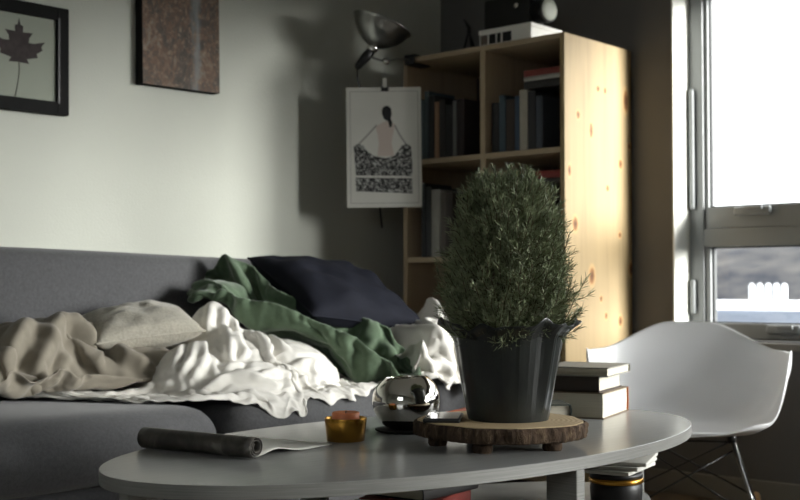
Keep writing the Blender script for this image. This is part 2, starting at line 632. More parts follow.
for k in range(5):
    px = 751.5 + 8.2 * k
    kk = (px - 400) / 1190
    D = 690
    x = D * (-math.sin(R(YAW)) + kk * math.cos(R(YAW))); y = D * (math.cos(R(YAW)) + kk * math.sin(R(YAW)))
    pos = ['leftmost', 'second from left', 'middle', 'second from right', 'rightmost'][k]
    s_ = thing('storage_silo', 'tall white storage silo far outside the window, %s of the row of five' % pos, 'silo', (x, y, -8.2), group='silos beyond the window')
    MB().lathe([(1.15, .0), (1.15, 10.2)], 20).obj('shell', silo_m, s_)
    MB().lathe([(1.2, 10.2), (1.2, 10.5), (.25, 11.4)], 20).obj('roof', silo_m, s_)

# ------------------------------------------------------------------ sofa
SX0, SX1, SY0, SY1 = -3.24, -2.36, .70, 3.05
SEAT = .466
sofa = thing('sofa', 'grey woven fabric sofa along the off-white wall', 'sofa', (-2.8, 1.9, 0))


def loc_sofa(vs, c):
    return [v + Vector(c) - Vector((-2.8, 1.9, 0)) for v in vs]


vs, fs = rbox(.86, 2.34, .15, .03, (6, 16, 2))
mesh_obj('base', loc_sofa(vs, (-2.81, 1.88, .213)), fs, M['sofa'], sofa, True)


def backwarp(p):
    # leans back with height, gently crowned
    return Vector((p.x - .10 * (p.z + .3), p.y, p.z + .012 * math.sin((p.y + 1.1) * 1.9)))


vs, fs = rbox(.22, 2.16, .585, .055, (3, 26, 8), backwarp)
bk = mesh_obj('backrest', loc_sofa(vs, (-3.06, 1.79, .574)), fs, M['sofa'], sofa, True)
pts = [Vector((-3.06, 1.79, .574)) + backwarp(Vector((.11 - .010, -1.02 + 2.04 * k / 30, .247))) - Vector((-2.8, 1.9, 0)) for k in range(31)]
MB().tube(pts, .004, 6).obj('seam', M['sofa'], bk, True)
vs, fs = rbox(.84, .17, .34, .05, (8, 2, 4))
mesh_obj('armrest', loc_sofa(vs, (-2.80, 2.965, .45)), fs, M['sofa'], sofa, True)
for x, y in ((-2.43, .85), (-2.43, 2.95), (-3.15, .85), (-3.15, 2.95)):
    MB().lathe([(.018, 0), (.026, .14)], 14, (x + 2.8, y - 1.9, 0)).obj('leg', M['matte_black'], sofa, True)


def cushion(label, yc, sy):
    c = Vector((-2.645, yc, .385))
    o = thing('seat_cushion', label, 'cushion', (c.x, c.y, .2895), group='sofa seat cushions')
    sx, sz = .60, .172
    def wp(p):
        u, v_ = 2 * p.x / sx, 2 * p.y / sy
        if p.z > 0: p = Vector((p.x, p.y, p.z * (1 - .22 * abs(v_) ** 12)))
        b = (1 - u ** 4) * (1 - v_ ** 6)
        return Vector((p.x + .02 * (1 - v_ ** 6) * max(0, u) ** 3, p.y, p.z + (.003 * b if p.z > 0 else 0)))
    vs, fs = rbox(sx, sy, sz, .080, (10, 22, 2), wp)
    b = mesh_obj('cover', [v + Vector((0, 0, .0865)) for v in vs], fs, M['sofa'], o, True)
    ring = []
    hx, hy, r = sx / 2 - .080, sy / 2 - .080, .080
    for cx, cy, a0 in ((hx, hy, 0), (-hx, hy, 90), (-hx, -hy, 180), (hx, -hy, 270)):
        for k in range(7):
            a = R(a0 + 15 * k)
            ring.append(wp(Vector((cx + r * math.cos(a), cy + r * math.sin(a), 0))) + Vector((0, 0, .0865 - .008)))
    ring.append(ring[0])
    full = []
    for p, q in zip(ring[:-1], ring[1:]):
        k = max(1, int((q - p).length / .06))
        full += [p.lerp(q, i / k) for i in range(k)]
    full.append(ring[0])
    full = [Vector((p.x + .02 * ((1 - (2 * p.y / sy) ** 6) if p.x > hx else 0) * 0, p.y, p.z)) for p in full]
    MB().tube(full, .0045, 6, False).obj('seam', M['sofa'], b, True)
    return o


cushion('grey sofa seat cushion at the left, under the taupe sheet', 1.355, 1.29)
cushion('grey sofa seat cushion at the right, behind the gold tealight cup', 2.445, .86)

# ------------------------------------------------------------------ cloth: a small position-based solver
def smooth_noise(rng, n, m, cells, amp):
    g = rng.normal(size=(cells[0] + 3, cells[1] + 3))
    yi = np.linspace(0, cells[0], n); xi = np.linspace(0, cells[1], m)
    y0 = yi.astype(int); x0 = xi.astype(int)
    fy = (yi - y0)[:, None]; fx = (xi - x0)[None, :]
    fy = fy * fy * (3 - 2 * fy); fx = fx * fx * (3 - 2 * fx)
    a = g[np.ix_(y0, x0)]; b = g[np.ix_(y0, x0 + 1)]; c = g[np.ix_(y0 + 1, x0)]; d = g[np.ix_(y0 + 1, x0 + 1)]
    return amp * ((a * (1 - fx) + b * fx) * (1 - fy) + (c * (1 - fx) + d * fx) * fy)


def project(P, ia, ja, ib, jb, L, k, only_short=False):
    A = P[ia, ja]; B = P[ib, jb]
    d = B - A
    ln = np.sqrt((d * d).sum(-1, keepdims=True)) + 1e-9
    e = (ln - L) / ln * .5 * k
    if only_short:
        e = np.minimum(e, 0)
    P[ia, ja] = A + d * e
    P[ib, jb] = B - d * e


def cloth(P, fu, fv, collide, steps=70, iters=5, g=.0006, bend=.2, far=.08, free=()):
    """P starts as a squeezed sheet; its true size is fu x fv times larger, so it buckles into folds between its held edges"""
    n, m, _ = P.shape
    a = np.sqrt(((P[1:] - P[:-1])[..., :2] ** 2).sum(-1)).mean(1).mean() * fu
    b = np.sqrt(((P[:, 1:] - P[:, :-1])[..., :2] ** 2).sum(-1)).mean() * fv
    collide(P)
    edge = np.zeros((n, m), bool)
    edge[0] = edge[-1] = True; edge[:, 0] = edge[:, -1] = True
    for f in free:
        if f == 'r0': edge[0, 1:-1] = False
        if f == 'r1': edge[-1, 1:-1] = False
        if f == 'c0': edge[1:-1, 0] = False
        if f == 'c1': edge[1:-1, -1] = False
    held = P[edge].copy()
    V = np.zeros_like(P)
    dg = math.hypot(a, b)
    jobs = []
    R0 = np.arange(n); C0 = np.arange(m)
    def job(I, J, di, dj, L, k, short):
        if I.size: jobs.append((I, J, I + di, J + dj, L, k, short))
    for ph in (0, 1):
        job(*np.meshgrid(np.arange(ph, n - 1, 2), C0, indexing='ij'), 1, 0, a, 1.0, False)
        job(*np.meshgrid(R0, np.arange(ph, m - 1, 2), indexing='ij'), 0, 1, b, 1.0, False)
    for ph in (0, 1):
        I, J = np.meshgrid(np.arange(ph, n - 1, 2), np.arange(0, m - 1), indexing='ij')
        for q in (0, 1):
            Iq, Jq = I[:, q::2], J[:, q::2]
            jobs.append((Iq, Jq, Iq + 1, Jq + 1, dg, .25, False))
            jobs.append((Iq + 1, Jq, Iq, Jq + 1, dg, .25, False))
    for st, kk in ((2, bend), (4, far)):
        for ph in range(st):
            for blk in (0, 1):
                job(*np.meshgrid(np.arange(ph + blk * st, n - st, 2 * st), C0, indexing='ij'), st, 0, a * st * .97, kk, True)
                job(*np.meshgrid(R0, np.arange(ph + blk * st, m - st, 2 * st), indexing='ij'), 0, st, b * st * .97, kk, True)
    for s_ in range(steps):
        Q = P.copy()
        P += V
        P[..., 2] -= g
        for _i in range(iters):
            for j in jobs:
                project(P, *j)
            P[edge] = held
        hit = collide(P)
        P[edge] = held
        P[hit, :2] = .35 * P[hit, :2] + .65 * Q[hit, :2]
        V = (P - Q) * .8
        V[hit] *= .2
        sp = np.sqrt((V * V).sum(-1, keepdims=True))
        V *= np.minimum(1, .012 / (sp + 1e-9))
    return P


def make_collider(ells, pad=.006, seat=SEAT + .006, arm=False):
    def collide(P):
        hit = np.zeros(P.shape[:2], bool)
        x, y, z = P[..., 0], P[..., 1], P[..., 2]
        # ellipsoids
        for (c, r) in ells:
            c = np.array(c); rr = np.array(r) + pad
            q = (P - c) / rr
            ln = np.sqrt((q * q).sum(-1))
            k = ln < 1
            if k.any():
                P[k] = c + q[k] / (ln[k][:, None] + 1e-9) * rr
                hit |= k
        # seat with a rounded front edge
        ex, er = -2.335, .085
        cx, cz = ex - er, seat - er
        flat = (x <= cx) & (z < seat)
        P[flat, 2] = seat; hit |= flat
        rnd = (x > cx) & (x < ex + pad) & (z < seat)
        dx = x - cx; dz = z - cz
        up = rnd & (dz > 0)
        ln = np.sqrt(dx * dx + dz * dz) + 1e-9
        k = up & (ln < er + pad)
        P[k, 0] = cx + dx[k] / ln[k] * (er + pad); P[k, 2] = cz + dz[k] / ln[k] * (er + pad); hit |= k
        k = rnd & (dz <= 0)
        P[k, 0] = ex + pad; hit |= k
        # backrest
        bx = -2.95 - .10 * (z - .28) + .005
        k = (x < bx) & (z < .90)
        P[k, 0] = bx[k]; hit |= k
        if arm:
            y0, y1, zt, er2 = 2.875, 3.055, .622, .05
            ins = (x < -2.375) & (y > y0 - pad) & (z < zt + pad)
            k = ins & (z > zt - .06)
            P[k, 2] = zt + pad; hit |= k
            k = ins & (z <= zt - .06)
            P[k, 0] = np.where(x[k] > -2.45, -2.375 + pad, x[k])
            kk = ins & (z <= zt - .06) & (x <= -2.45)
            P[kk, 1] = y0 - pad; hit |= ins
        return hit
    return collide


def wrinkle(P, rng, amp, cells, fine=.35):
    """ridged creases pushed out along the surface normal"""
    n, m, _ = P.shape
    du = np.gradient(P, axis=0); dv = np.gradient(P, axis=1)
    N = np.cross(dv, du); N /= np.linalg.norm(N, axis=-1, keepdims=True) + 1e-9
    N *= np.sign(N[..., 2:3] + 1e-6)
    h = np.zeros((n, m))
    for k, (a, cc) in enumerate(((1, cells), (fine, (cells[0] * 2 + 1, cells[1] * 2)))):
        g = smooth_noise(rng, n, m, cc, 1.0)
        h += a * (1 - np.minimum(1, np.abs(g) * 1.3)) ** 2
    fade = np.ones((n, m))
    P += N * (h * amp * fade)[..., None]
    return P


def folds(P, lines):
    """raises crests along hand-laid fold lines: (height, width, [points on the cloth])"""
    n, m, _ = P.shape
    du = np.gradient(P, axis=0); dv = np.gradient(P, axis=1)
    N = np.cross(dv, du); N /= np.linalg.norm(N, axis=-1, keepdims=True) + 1e-9
    N *= np.sign(N[..., 2:3] + .3 * N[..., 0:1] + 1e-6)
    H = np.zeros((n, m))
    for amp, wd, pts in lines:
        pts = np.array(pts)
        best = np.full((n, m), 9.0); tb = np.zeros((n, m))
        K = len(pts) - 1
        for k in range(K):
            a, b = pts[k], pts[k + 1]
            ab = b - a
            t = np.clip(((P - a) @ ab) / (ab @ ab), 0, 1)
            d = np.linalg.norm(P - (a + t[..., None] * ab), axis=-1)
            c = d < best
            best[c] = d[c]; tb[c] = (k + t[c]) / K
        taper = np.minimum(1, 5 * np.minimum(tb + .06, 1.06 - tb))
        H += amp * taper * (np.exp(-(best / wd) ** 1.35) - .30 * np.exp(-((best - 2.1 * wd) / (.8 * wd)) ** 2))
    P += N * H[..., None]
    return P


def cloth_obj(name, P, mat, label, cat, thick=.004, sub=1):
    n, m, _ = P.shape
    # a touch of smoothing removes solver jitter
    Q = P.copy()
    Q[1:-1, 1:-1] = .5 * P[1:-1, 1:-1] + .125 * (P[:-2, 1:-1] + P[2:, 1:-1] + P[1:-1, :-2] + P[1:-1, 2:])
    c = Q.reshape(-1, 3)
    base = np.array([c[:, 0].mean(), c[:, 1].mean(), c[:, 2].min()])
    o = mesh_obj(name, (c - base).tolist(), grid_faces(n, m), mat, None, True, loc=tuple(base))
    if thick:
        s_ = o.modifiers.new('solidify', 'SOLIDIFY'); s_.thickness = thick; s_.offset = 1
    if sub:
        s_ = o.modifiers.new('subsurf', 'SUBSURF'); s_.levels = sub; s_.render_levels = sub
    tag(o, label, cat)
    return o


def quad_map(n, m, c00, c01, c10, c11):
    """bilinear patch: rows run c00->c10, columns c00->c01"""
    u = np.linspace(0, 1, n)[:, None, None]; v_ = np.linspace(0, 1, m)[None, :, None]
    c00, c01, c10, c11 = (np.array(c, float) for c in (c00, c01, c10, c11))
    return (c00 * (1 - v_) + c01 * v_) * (1 - u) + (c10 * (1 - v_) + c11 * v_) * u


rng = np.random.default_rng(11)
LUMP_T = [((-2.85, 1.77, .48), (.10, .22, .185)), ((-2.85, 1.42, .46), (.11, .25, .15))]
LUMP_W = [((-2.75, 2.28, .48), (.10, .10, .225)), ((-2.61, 2.08, .46), (.10, .10, .14)), ((-2.63, 2.42, .44), (.19, .19, .16)), ((-2.66, 2.27, .45), (.16, .17, .17)), ((-2.55, 2.22, .44), (.16, .22, .11))]
DUVET_FOLDS = [
    (0.027, 0.0119, [(-2.743, 2.279, 0.717), (-2.704, 2.224, 0.651), (-2.561, 2.089, 0.592), (-2.527, 2.068, 0.549)]),
    (0.027, 0.0110, [(-2.73, 2.29, 0.709), (-2.649, 2.253, 0.634), (-2.533, 2.165, 0.561)]),
    (0.022, 0.0102, [(-2.699, 2.302, 0.688), (-2.652, 2.291, 0.64), (-2.57, 2.214, 0.587)]),
    (0.019, 0.0085, [(-2.745, 2.23, 0.689), (-2.731, 2.201, 0.633), (-2.573, 2.065, 0.598)]),
    (0.024, 0.0102, [(-2.588, 2.086, 0.61), (-2.548, 2.042, 0.57), (-2.547, 2.005, 0.53)]),
    (0.019, 0.0085, [(-2.609, 2.063, 0.607), (-2.582, 2.015, 0.577), (-2.567, 1.995, 0.537)]),
    (0.019, 0.0085, [(-2.581, 2.102, 0.6), (-2.529, 2.053, 0.548), (-2.523, 2.017, 0.511)]),
    (0.030, 0.0119, [(-2.713, 2.343, 0.663), (-2.61, 2.321, 0.623), (-2.519, 2.312, 0.576), (-2.475, 2.312, 0.545)]),
    (0.024, 0.0093, [(-2.614, 2.253, 0.625), (-2.546, 2.232, 0.584), (-2.496, 2.16, 0.551), (-2.498, 2.109, 0.534)]),
    (0.024, 0.0102, [(-2.835, 2.557, 0.629), (-2.656, 2.413, 0.613), (-2.537, 2.373, 0.584)]),
    (0.024, 0.0110, [(-2.475, 2.312, 0.545), (-2.474, 2.413, 0.545), (-2.481, 2.535, 0.505)]),
    (0.022, 0.0102, [(-2.438, 2.272, 0.532), (-2.423, 2.341, 0.504), (-2.393, 2.438, 0.481)]),
    (0.024, 0.0102, [(-2.477, 2.115, 0.53), (-2.427, 2.167, 0.523), (-2.438, 2.272, 0.532)]),
    (0.022, 0.0102, [(-2.479, 2.02, 0.488), (-2.467, 2.101, 0.522), (-2.429, 2.154, 0.511), (-2.403, 2.22, 0.497)]),
    (0.019, 0.0093, [(-2.437, 1.917, 0.476), (-2.402, 1.978, 0.479), (-2.397, 2.076, 0.481), (-2.375, 2.182, 0.474)]),
    (0.016, 0.0085, [(-2.433, 2.292, 0.522), (-2.393, 2.262, 0.488), (-2.375, 2.22, 0.469)]),
    (0.016, 0.0076, [(-2.465, 2.421, 0.534), (-2.444, 2.412, 0.503), (-2.385, 2.34, 0.481)]),
    (0.019, 0.0085, [(-2.732, 1.744, 0.499), (-2.871, 1.892, 0.504), (-2.864, 1.941, 0.514), (-2.852, 2.013, 0.492)]),
    (0.019, 0.0085, [(-2.646, 1.835, 0.482), (-2.82, 2.046, 0.519), (-2.576, 1.99, 0.536)]),
    (0.019, 0.0085, [(-2.543, 1.843, 0.477), (-2.6, 1.976, 0.503), (-2.468, 1.97, 0.484)]),
    (0.016, 0.0076, [(-2.673, 1.799, 0.484), (-2.606, 1.851, 0.482), (-2.484, 1.858, 0.475)]),
    (0.014, 0.0068, [(-2.705, 1.771, 0.489), (-2.856, 1.909, 0.498), (-2.672, 1.844, 0.483)]),
]
TAUPE_FOLDS = [
    (0.046, 0.0221, [(-2.824, 1.82, 0.676), (-2.775, 1.747, 0.637), (-2.751, 1.699, 0.565), (-2.69, 1.648, 0.503)]),
    (0.041, 0.0187, [(-2.825, 1.829, 0.672), (-2.787, 1.866, 0.627), (-2.712, 1.865, 0.543)]),
    (0.030, 0.0153, [(-2.846, 1.88, 0.659), (-2.822, 1.936, 0.613), (-2.692, 1.937, 0.571), (-2.652, 1.983, 0.54)]),
    (0.039, 0.0221, [(-2.816, 1.725, 0.672), (-2.786, 1.659, 0.617), (-2.765, 1.611, 0.564)]),
    (0.023, 0.0136, [(-2.932, 2.001, 0.651), (-2.771, 1.979, 0.603), (-2.737, 2.037, 0.604)]),
    (0.021, 0.0119, [(-2.769, 1.758, 0.624), (-2.748, 1.778, 0.573), (-2.698, 1.74, 0.524)]),
    (0.025, 0.0136, [(-2.769, 1.609, 0.57), (-2.664, 1.586, 0.545), (-2.688, 1.606, 0.507)]),
    (0.018, 0.0102, [(-2.786, 1.736, 0.645), (-2.758, 1.748, 0.598), (-2.676, 1.684, 0.534)]),
    (0.016, 0.0102, [(-2.772, 1.822, 0.632), (-2.745, 1.836, 0.585), (-2.67, 1.794, 0.532)]),
]

# white duvet
n, m = 116, 160
P = quad_map(n, m, (-2.90, 1.86, .58), (-2.84, 2.60, .58), (-2.325, 1.76, .42), (-2.39, 2.66, .46))
uu = np.linspace(0, 1, n)[:, None]; vv = np.linspace(0, 1, m)[None, :]
P[..., 0] -= .40 * (1 - vv) ** 6 * uu                      # the left hem runs back towards the taupe sheet
P[..., 1] -= .10 * (1 - vv) ** 3 * np.sin(uu * PI)
P[..., 0] += smooth_noise(rng, n, m, (6, 8), .014); P[..., 1] += smooth_noise(rng, n, m, (6, 8), .014)
P[..., 2] += np.abs(smooth_noise(rng, n, m, (5, 8), .03)) + smooth_noise(rng, n, m, (13, 18), .008) \
    + .10 * np.exp(-(((P[..., 0] + 2.74) / .14) ** 2 + ((P[..., 1] - 2.25) / .16) ** 2))
P = cloth(P, 1.28, 1.28, make_collider(LUMP_W), 60, free=('r1',))
P = folds(P, DUVET_FOLDS)
P = wrinkle(P, rng, .007, (19, 26), .5)
cloth_obj('duvet', P, M['white_cotton'], 'crumpled white cotton duvet on the grey sofa seat', 'duvet')

# taupe sheet
n, m = 80, 140
P = quad_map(n, m, (-2.965, 1.10, .66), (-2.935, 1.98, .60), (-2.70, 1.10, .48), (-2.64, 2.18, .48))
P[..., 0] += smooth_noise(rng, n, m, (4, 9), .014); P[..., 1] += smooth_noise(rng, n, m, (4, 9), .02)
P[..., 2] += .03 + np.abs(smooth_noise(rng, n, m, (2, 9), .03)) + smooth_noise(rng, n, m, (7, 16), .006)
P = cloth(P, 1.10, 1.16, make_collider(LUMP_T + [((-2.75, 2.00, .48), (.09, .15, .11))], .014), 60, bend=.3, far=.15)
P = folds(P, TAUPE_FOLDS)
P = wrinkle(P, rng, .005, (7, 22), .3)
cloth_obj('bed_sheet', P, M['taupe'], 'rumpled taupe linen sheet heaped at the left end of the sofa', 'sheet')


# cushions
def pillow(name, mat, label, cat, loc, rot, sx, sy, th, wrinkle=.006, seed=3, parts=True):
    rg = np.random.default_rng(seed)
    N = 34
    nz = smooth_noise(rg, N, N, (6, 6), wrinkle) + smooth_noise(rg, N, N, (13, 13), wrinkle * .4)
    vs, fs = [], []
    for s in (1, -1):
        k0 = len(vs)
        for i in range(N):
            for j in range(N):
                u, v_ = -1 + 2 * i / (N - 1), -1 + 2 * j / (N - 1)
                pinch = (1 - .05 * u * u * v_ * v_) * (1 - .10 * (1 - abs(v_) ** 2) * abs(u) ** 3)
                pin2 = (1 - .05 * u * u * v_ * v_) * (1 - .10 * (1 - abs(u) ** 2) * abs(v_) ** 3)
                e = max(0, (1 - u ** 2) * (1 - v_ ** 2)) ** .42
                z = s * (th / 2) * e + nz[i, j] * e * (1 if s > 0 else .6)
                vs.append(Vector((u * sx / 2 * pinch, v_ * sy / 2 * pin2, z)))
        g = grid_faces(N, N)
        fs += [tuple(k0 + q for q in (f if s > 0 else f[::-1])) for f in g]
    o = thing(name, label, cat, loc, rot)
    c = mesh_obj('cover', vs, fs, mat, o, True)
    rim = [vs[i * N] for i in range(N)] + [vs[(N - 1) * N + j] for j in range(N)] + [vs[i * N + N - 1] for i in range(N - 1, -1, -1)] + [vs[j] for j in range(N - 1, -1, -1)]
    if parts:
        MB().tube(rim, .003, 6, False).obj('piping', mat, o, True)
    return o


pillow('cushion', M['oatmeal'], 'textured oatmeal cushion lying between the taupe sheet and white duvet', 'cushion',
       (-2.805, 2.055, .652), (R(6), R(12), R(-20)), .28, .32, .12, .005, 5)
pillow('pillow', M['navy'], 'large navy blue pillow leaning against the sofa back at the right end', 'pillow',
       (-2.725, 2.79, .736), (R(-8), R(27), R(-8)), .42, .53, .16, .008, 9)

# green throw
path = [(-2.95, 2.39, .70), (-2.87, 2.42, .77), (-2.74, 2.47, .72), (-2.62, 2.56, .66), (-2.51, 2.65, .60), (-2.43, 2.71, .55), (-2.335, 2.74, .44)]
n, m = 84, 56
pp = np.array(path)
tt = np.linspace(0, len(pp) - 1, n)
i0 = np.minimum(tt.astype(int), len(pp) - 2); ff = (tt - i0)[:, None]
cen = pp[i0] * (1 - ff) + pp[i0 + 1] * ff
acr = np.array([(-.60, .50, .34)]) / .85
wd = np.interp(np.linspace(0, 1, n), [0, .2, .5, .8, 1], [.18, .22, .19, .19, .20])
P = cen[:, None, :] + acr[None] * (np.linspace(-.5, .5, m)[None, :, None] * wd[:, None, None])
P[..., 2] += .02 + np.abs(smooth_noise(rng, n, m, (4, 5), .03)) + smooth_noise(rng, n, m, (8, 8), .010)
NAVY = [((-2.735, 2.775, .735), (.20, .25, .09))]
coll = make_collider([((-2.88, 2.41, .62), (.09, .11, .155))] + NAVY + [(c, tuple(x + .03 for x in r)) for c, r in LUMP_W], .010, arm=False)
P = cloth(P, 1.35, 2.0, coll, 60, bend=.4, far=.15)
P = wrinkle(P, rng, .014, (8, 5))
P = wrinkle(P, rng, .006, (14, 9))
cloth_obj('throw_blanket', P, M['green_wool'], 'green wool throw trailing over the navy pillow to the sofa edge', 'blanket', .007)

# white sheet over the arm
n, m = 72, 64
P = quad_map(n, m, (-2.80, 2.80, .70), (-2.78, 3.10, .70), (-2.33, 2.735, .45), (-2.32, 3.08, .43))
P[:, :, 2] = np.interp(np.linspace(0, 1, n), [0, .72, .82, 1], [.66, .66, .62, .43])[:, None]
P[:, :, 0] = np.interp(np.linspace(0, 1, n), [0, .72, .82, 1], [-2.80, -2.42, -2.36, -2.345])[:, None]
P[..., 2] = np.minimum(P[..., 2], np.interp(np.linspace(0, 1, m), [0, .30, .45, 1], [.54, .60, .70, .70])[None, :])
P[..., 2] += np.abs(smooth_noise(rng, n, m, (5, 5), .03)) + smooth_noise(rng, n, m, (10, 10), .010)
P[..., 0] += np.abs(smooth_noise(rng, n, m, (4, 6), .02))
P = cloth(P, 1.4, 1.6, make_collider([], .008, arm=True), 50)
P = wrinkle(P, rng, .012, (7, 6))
P = wrinkle(P, rng, .010, (13, 11))
cloth_obj('pillowcase', P, M['white_cotton'], 'crumpled white cotton cloth hanging over the right sofa arm behind the potted plant', 'cloth')

# ------------------------------------------------------------------ coffee table
TC = Vector((-1.588, 1.919, 0))
TR = R(-3.1)
table = thing('coffee_table', 'oval grey laminate coffee table in the foreground', 'table', TC, (0, 0, TR))


def oval(a, b, n=96, e=2.0):
    return [(a * math.copysign(abs(math.cos(t_)) ** (2 / e), math.cos(t_)), b * math.copysign(abs(math.sin(t_)) ** (2 / e), math.sin(t_)))
            for t_ in [2 * PI * k / n for k in range(n)]]


TA, TB = .388, .765
top = smooth_angle(MB().prism(oval(TA, TB), .4265, .45).obj('tabletop', [M['laminate'], M['laminate_edge']], table), 30)
for p in top.data.polygons:
    if abs(p.normal.z) < .5: p.material_index = 1
bv = top.modifiers.new('bevel', 'BEVEL'); bv.width = .0012; bv.segments = 2; bv.limit_method = 'ANGLE'; bv.angle_limit = R(60)
smooth_angle(MB().prism(oval(TA - .08, TB - .12), .258, .276).obj('lower_shelf', M['laminate_edge'], table), 30)
for (x, y, sx, sy) in ((TA - .037, -.03, .07, .026), (-TA + .037, -.03, .07, .026), (0, TB - .045, .026, .07), (0, -TB + .045, .026, .07)):
    MB().box(x - sx / 2, x + sx / 2, y - sy / 2, y + sy / 2, 0, .4265).obj('leg', M['laminate_edge'], table, bevel=.002)
# stay rails that carry the shelf from the legs
m = MB(); m.box(-TA + .05, TA - .05, -.04, -.02, .236, .258); m.box(-.01, .01, -TB + .06, TB - .06, .230, .252)
m.obj('rail', M['laminate_edge'], table)

# ------------------------------------------------------------------ wood slab stand
SC = Vector((-1.418, 1.909, .45))
slab = thing('wood_slab_stand', 'round rustic wood slice with bark edge under the potted plant', 'stand', SC)
rg = random.Random(4)
ph = [rg.uniform(0, 6.28) for _ in range(12)]
NB = 160
def slab_r(a):
    return .166 + .004 * math.sin(2 * a + ph[0]) + .003 * math.sin(5 * a + ph[1]) + .0015 * math.sin(11 * a + ph[2])
vs, fs = [], []
zs = [(.020, -.004), (.024, 0), (.030, .001), (.036, .0015), (.042, .001), (.047, 0), (.0495, -.004)]
for z, dr in zs:
    for k in range(NB):
        a = 2 * PI * k / NB
        r = slab_r(a) + dr + .0028 * math.sin(31 * a + ph[3] + z * 90) * math.sin(17 * a + ph[4]) + rg.uniform(-.0016, .0016)
        vs.append((r * math.cos(a), r * math.sin(a), z))
for i in range(len(zs) - 1):
    for k in range(NB):
        a, b = i * NB + k, i * NB + (k + 1) % NB
        fs.append((a, b, b + NB, a + NB))
fs.append(tuple(range(NB - 1, -1, -1)))
mesh_obj('bark', vs, fs, M['bark'], slab, True)
o_ = [((slab_r(2 * PI * k / NB) - .0065) * math.cos(2 * PI * k / NB), (slab_r(2 * PI * k / NB) - .0065) * math.sin(2 * PI * k / NB)) for k in range(NB)]
smooth_angle(MB().prism(o_, .021, .0505).obj('wood_face', M['cut_wood'], slab), 40)
for a in (250, 318, 25, 110, 185):
    MB().lathe([(.017, 0), (.019, .004), (.019, .0208)], 18, (.125 * math.cos(R(a + 41)), .125 * math.sin(R(a + 41)), 0)).obj('foot', M['bark'], slab, True)
SLAB_Z = .45 + .0505

# ------------------------------------------------------------------ rosemary in a pot
PC = Vector((-1.408, 1.922, SLAB_Z))
plant = thing('potted_rosemary', 'bushy rosemary plant in a dark sleeved pot on the wood slice', 'plant', PC)
rg = random.Random(12)
NA = 96
ph = [rg.uniform(0, 6.28) for _ in range(10)]
HP = .188
vs, fs = [], []
rows = 22
def ridge(a):
    s = 0
    for k, (f, am) in enumerate(((7, .45), (13, .4), (19, .25), (3, .35))):
        s += am * (2 * abs(((a * f / (2 * PI) + ph[k]) % 1) - .5) * 2 - 1)
    return s
for i in range(rows):
    t_ = i / (rows - 1)
    for k in range(NA):
        a = 2 * PI * k / NA
        base = .078 + (.110 - .078) * t_ ** .9
        flare = .018 * max(0, (t_ - .86) / .14) ** 1.6
        rr = base + flare + ridge(a) * (.30 + .85 * max(0, math.cos(a - R(38)))) * (.0020 + .0080 * t_) * (.35 if t_ < .1 else 1)
        z = HP * t_
        if t_ > .8:
            fl = max(0, math.cos(a - R(52))) ** 14 + .7 * max(0, math.cos(a - R(215))) ** 14 + .5 * max(0, math.cos(a - R(330))) ** 20
            rr += (t_ - .8) / .2 * .016 * fl
            z += (t_ - .8) / .2 * (.012 * ridge(a * 1.0 + .3) + .012 * fl)
        vs.append((rr * math.cos(a), rr * math.sin(a), z))
for i in range(rows - 1):
    for k in range(NA):
        a, b = i * NA + k, i * NA + (k + 1) % NA
        fs.append((a, b, b + NA, a + NA))
fs.append(tuple(range(NA - 1, -1, -1)))
sl_ = mesh_obj('pot_sleeve', vs, fs, M['sleeve'], plant, False)
smooth_angle(sl_, 6)
so = sl_.modifiers.new('solidify', 'SOLIDIFY'); so.thickness = .0015; so.offset = -1
MB().lathe([(.070, .004), (.088, .150), (.091, .158), (.087, .158), (.084, .150), (.02, .150)], 40).obj('nursery_pot', M['black'], plant, True)
MB().lathe([(.083, .149), (.060, .153), (.02, .155)], 32).obj('soil', M['soil'], plant, True)

CR_Z0, CR_Z1 = .168, .468      # crown height range above the slab


def crown_r(t_):
    # radius of the clipped dome with height 0..1
    return np.interp(t_, [0, .10, .22, .35, .55, .72, .85, .94, 1.0], [.098, .122, .128, .126, .110, .096, .084, .068, .045])


vsn, fsn = [], []
def needle(p, d, L, wd):
    d = d.normalized()
    sde = d.cross(Vector((rg.uniform(-1, 1), rg.uniform(-1, 1), rg.uniform(-1, 1)))).normalized() * wd
    bend = Vector((rg.uniform(-1, 1), rg.uniform(-1, 1), rg.uniform(-.3, 1))) * L * .12
    q = p + d * L * .5 + bend
    e = p + d * L
    k = len(vsn)
    vsn.extend([p - sde * .4, p + sde * .4, q + sde, q - sde, e])
    fsn.extend([(k, k + 1, k + 2, k + 3), (k + 3, k + 2, k + 4)])


stems = MB()
def sprig(base, direction, length, nn):
    p = base.copy(); d = direction.normalized()
    step = length / nn
    ga = rg.uniform(0, 6.28)
    pts = [p.copy()]
    for i in range(nn):
        d = (d + Vector((rg.uniform(-.12, .12), rg.uniform(-.12, .12), .035 + rg.uniform(-.05, .08)))).normalized()
        p = p + d * step
        pts.append(p.copy())
        ga += 2.4
        o1 = d.orthogonal().normalized(); o2 = d.cross(o1)
        side = o1 * math.cos(ga) + o2 * math.sin(ga)
        tipk = i / nn
        sp = .95 - .55 * tipk
        L = (.024 - .008 * tipk) * rg.uniform(.75, 1.2)
        needle(p, d * (1.05 - sp * .5) + side * sp, L, .00078)
        ga += 3.1416 + rg.uniform(-.3, .3)
        side = o1 * math.cos(ga) + o2 * math.sin(ga)
        needle(p, d * (1.05 - sp * .5) + side * sp, L * rg.uniform(.8, 1.1), .00078)
    stems.tube(pts[::3] + [pts[-1]], .0008, 4, False)


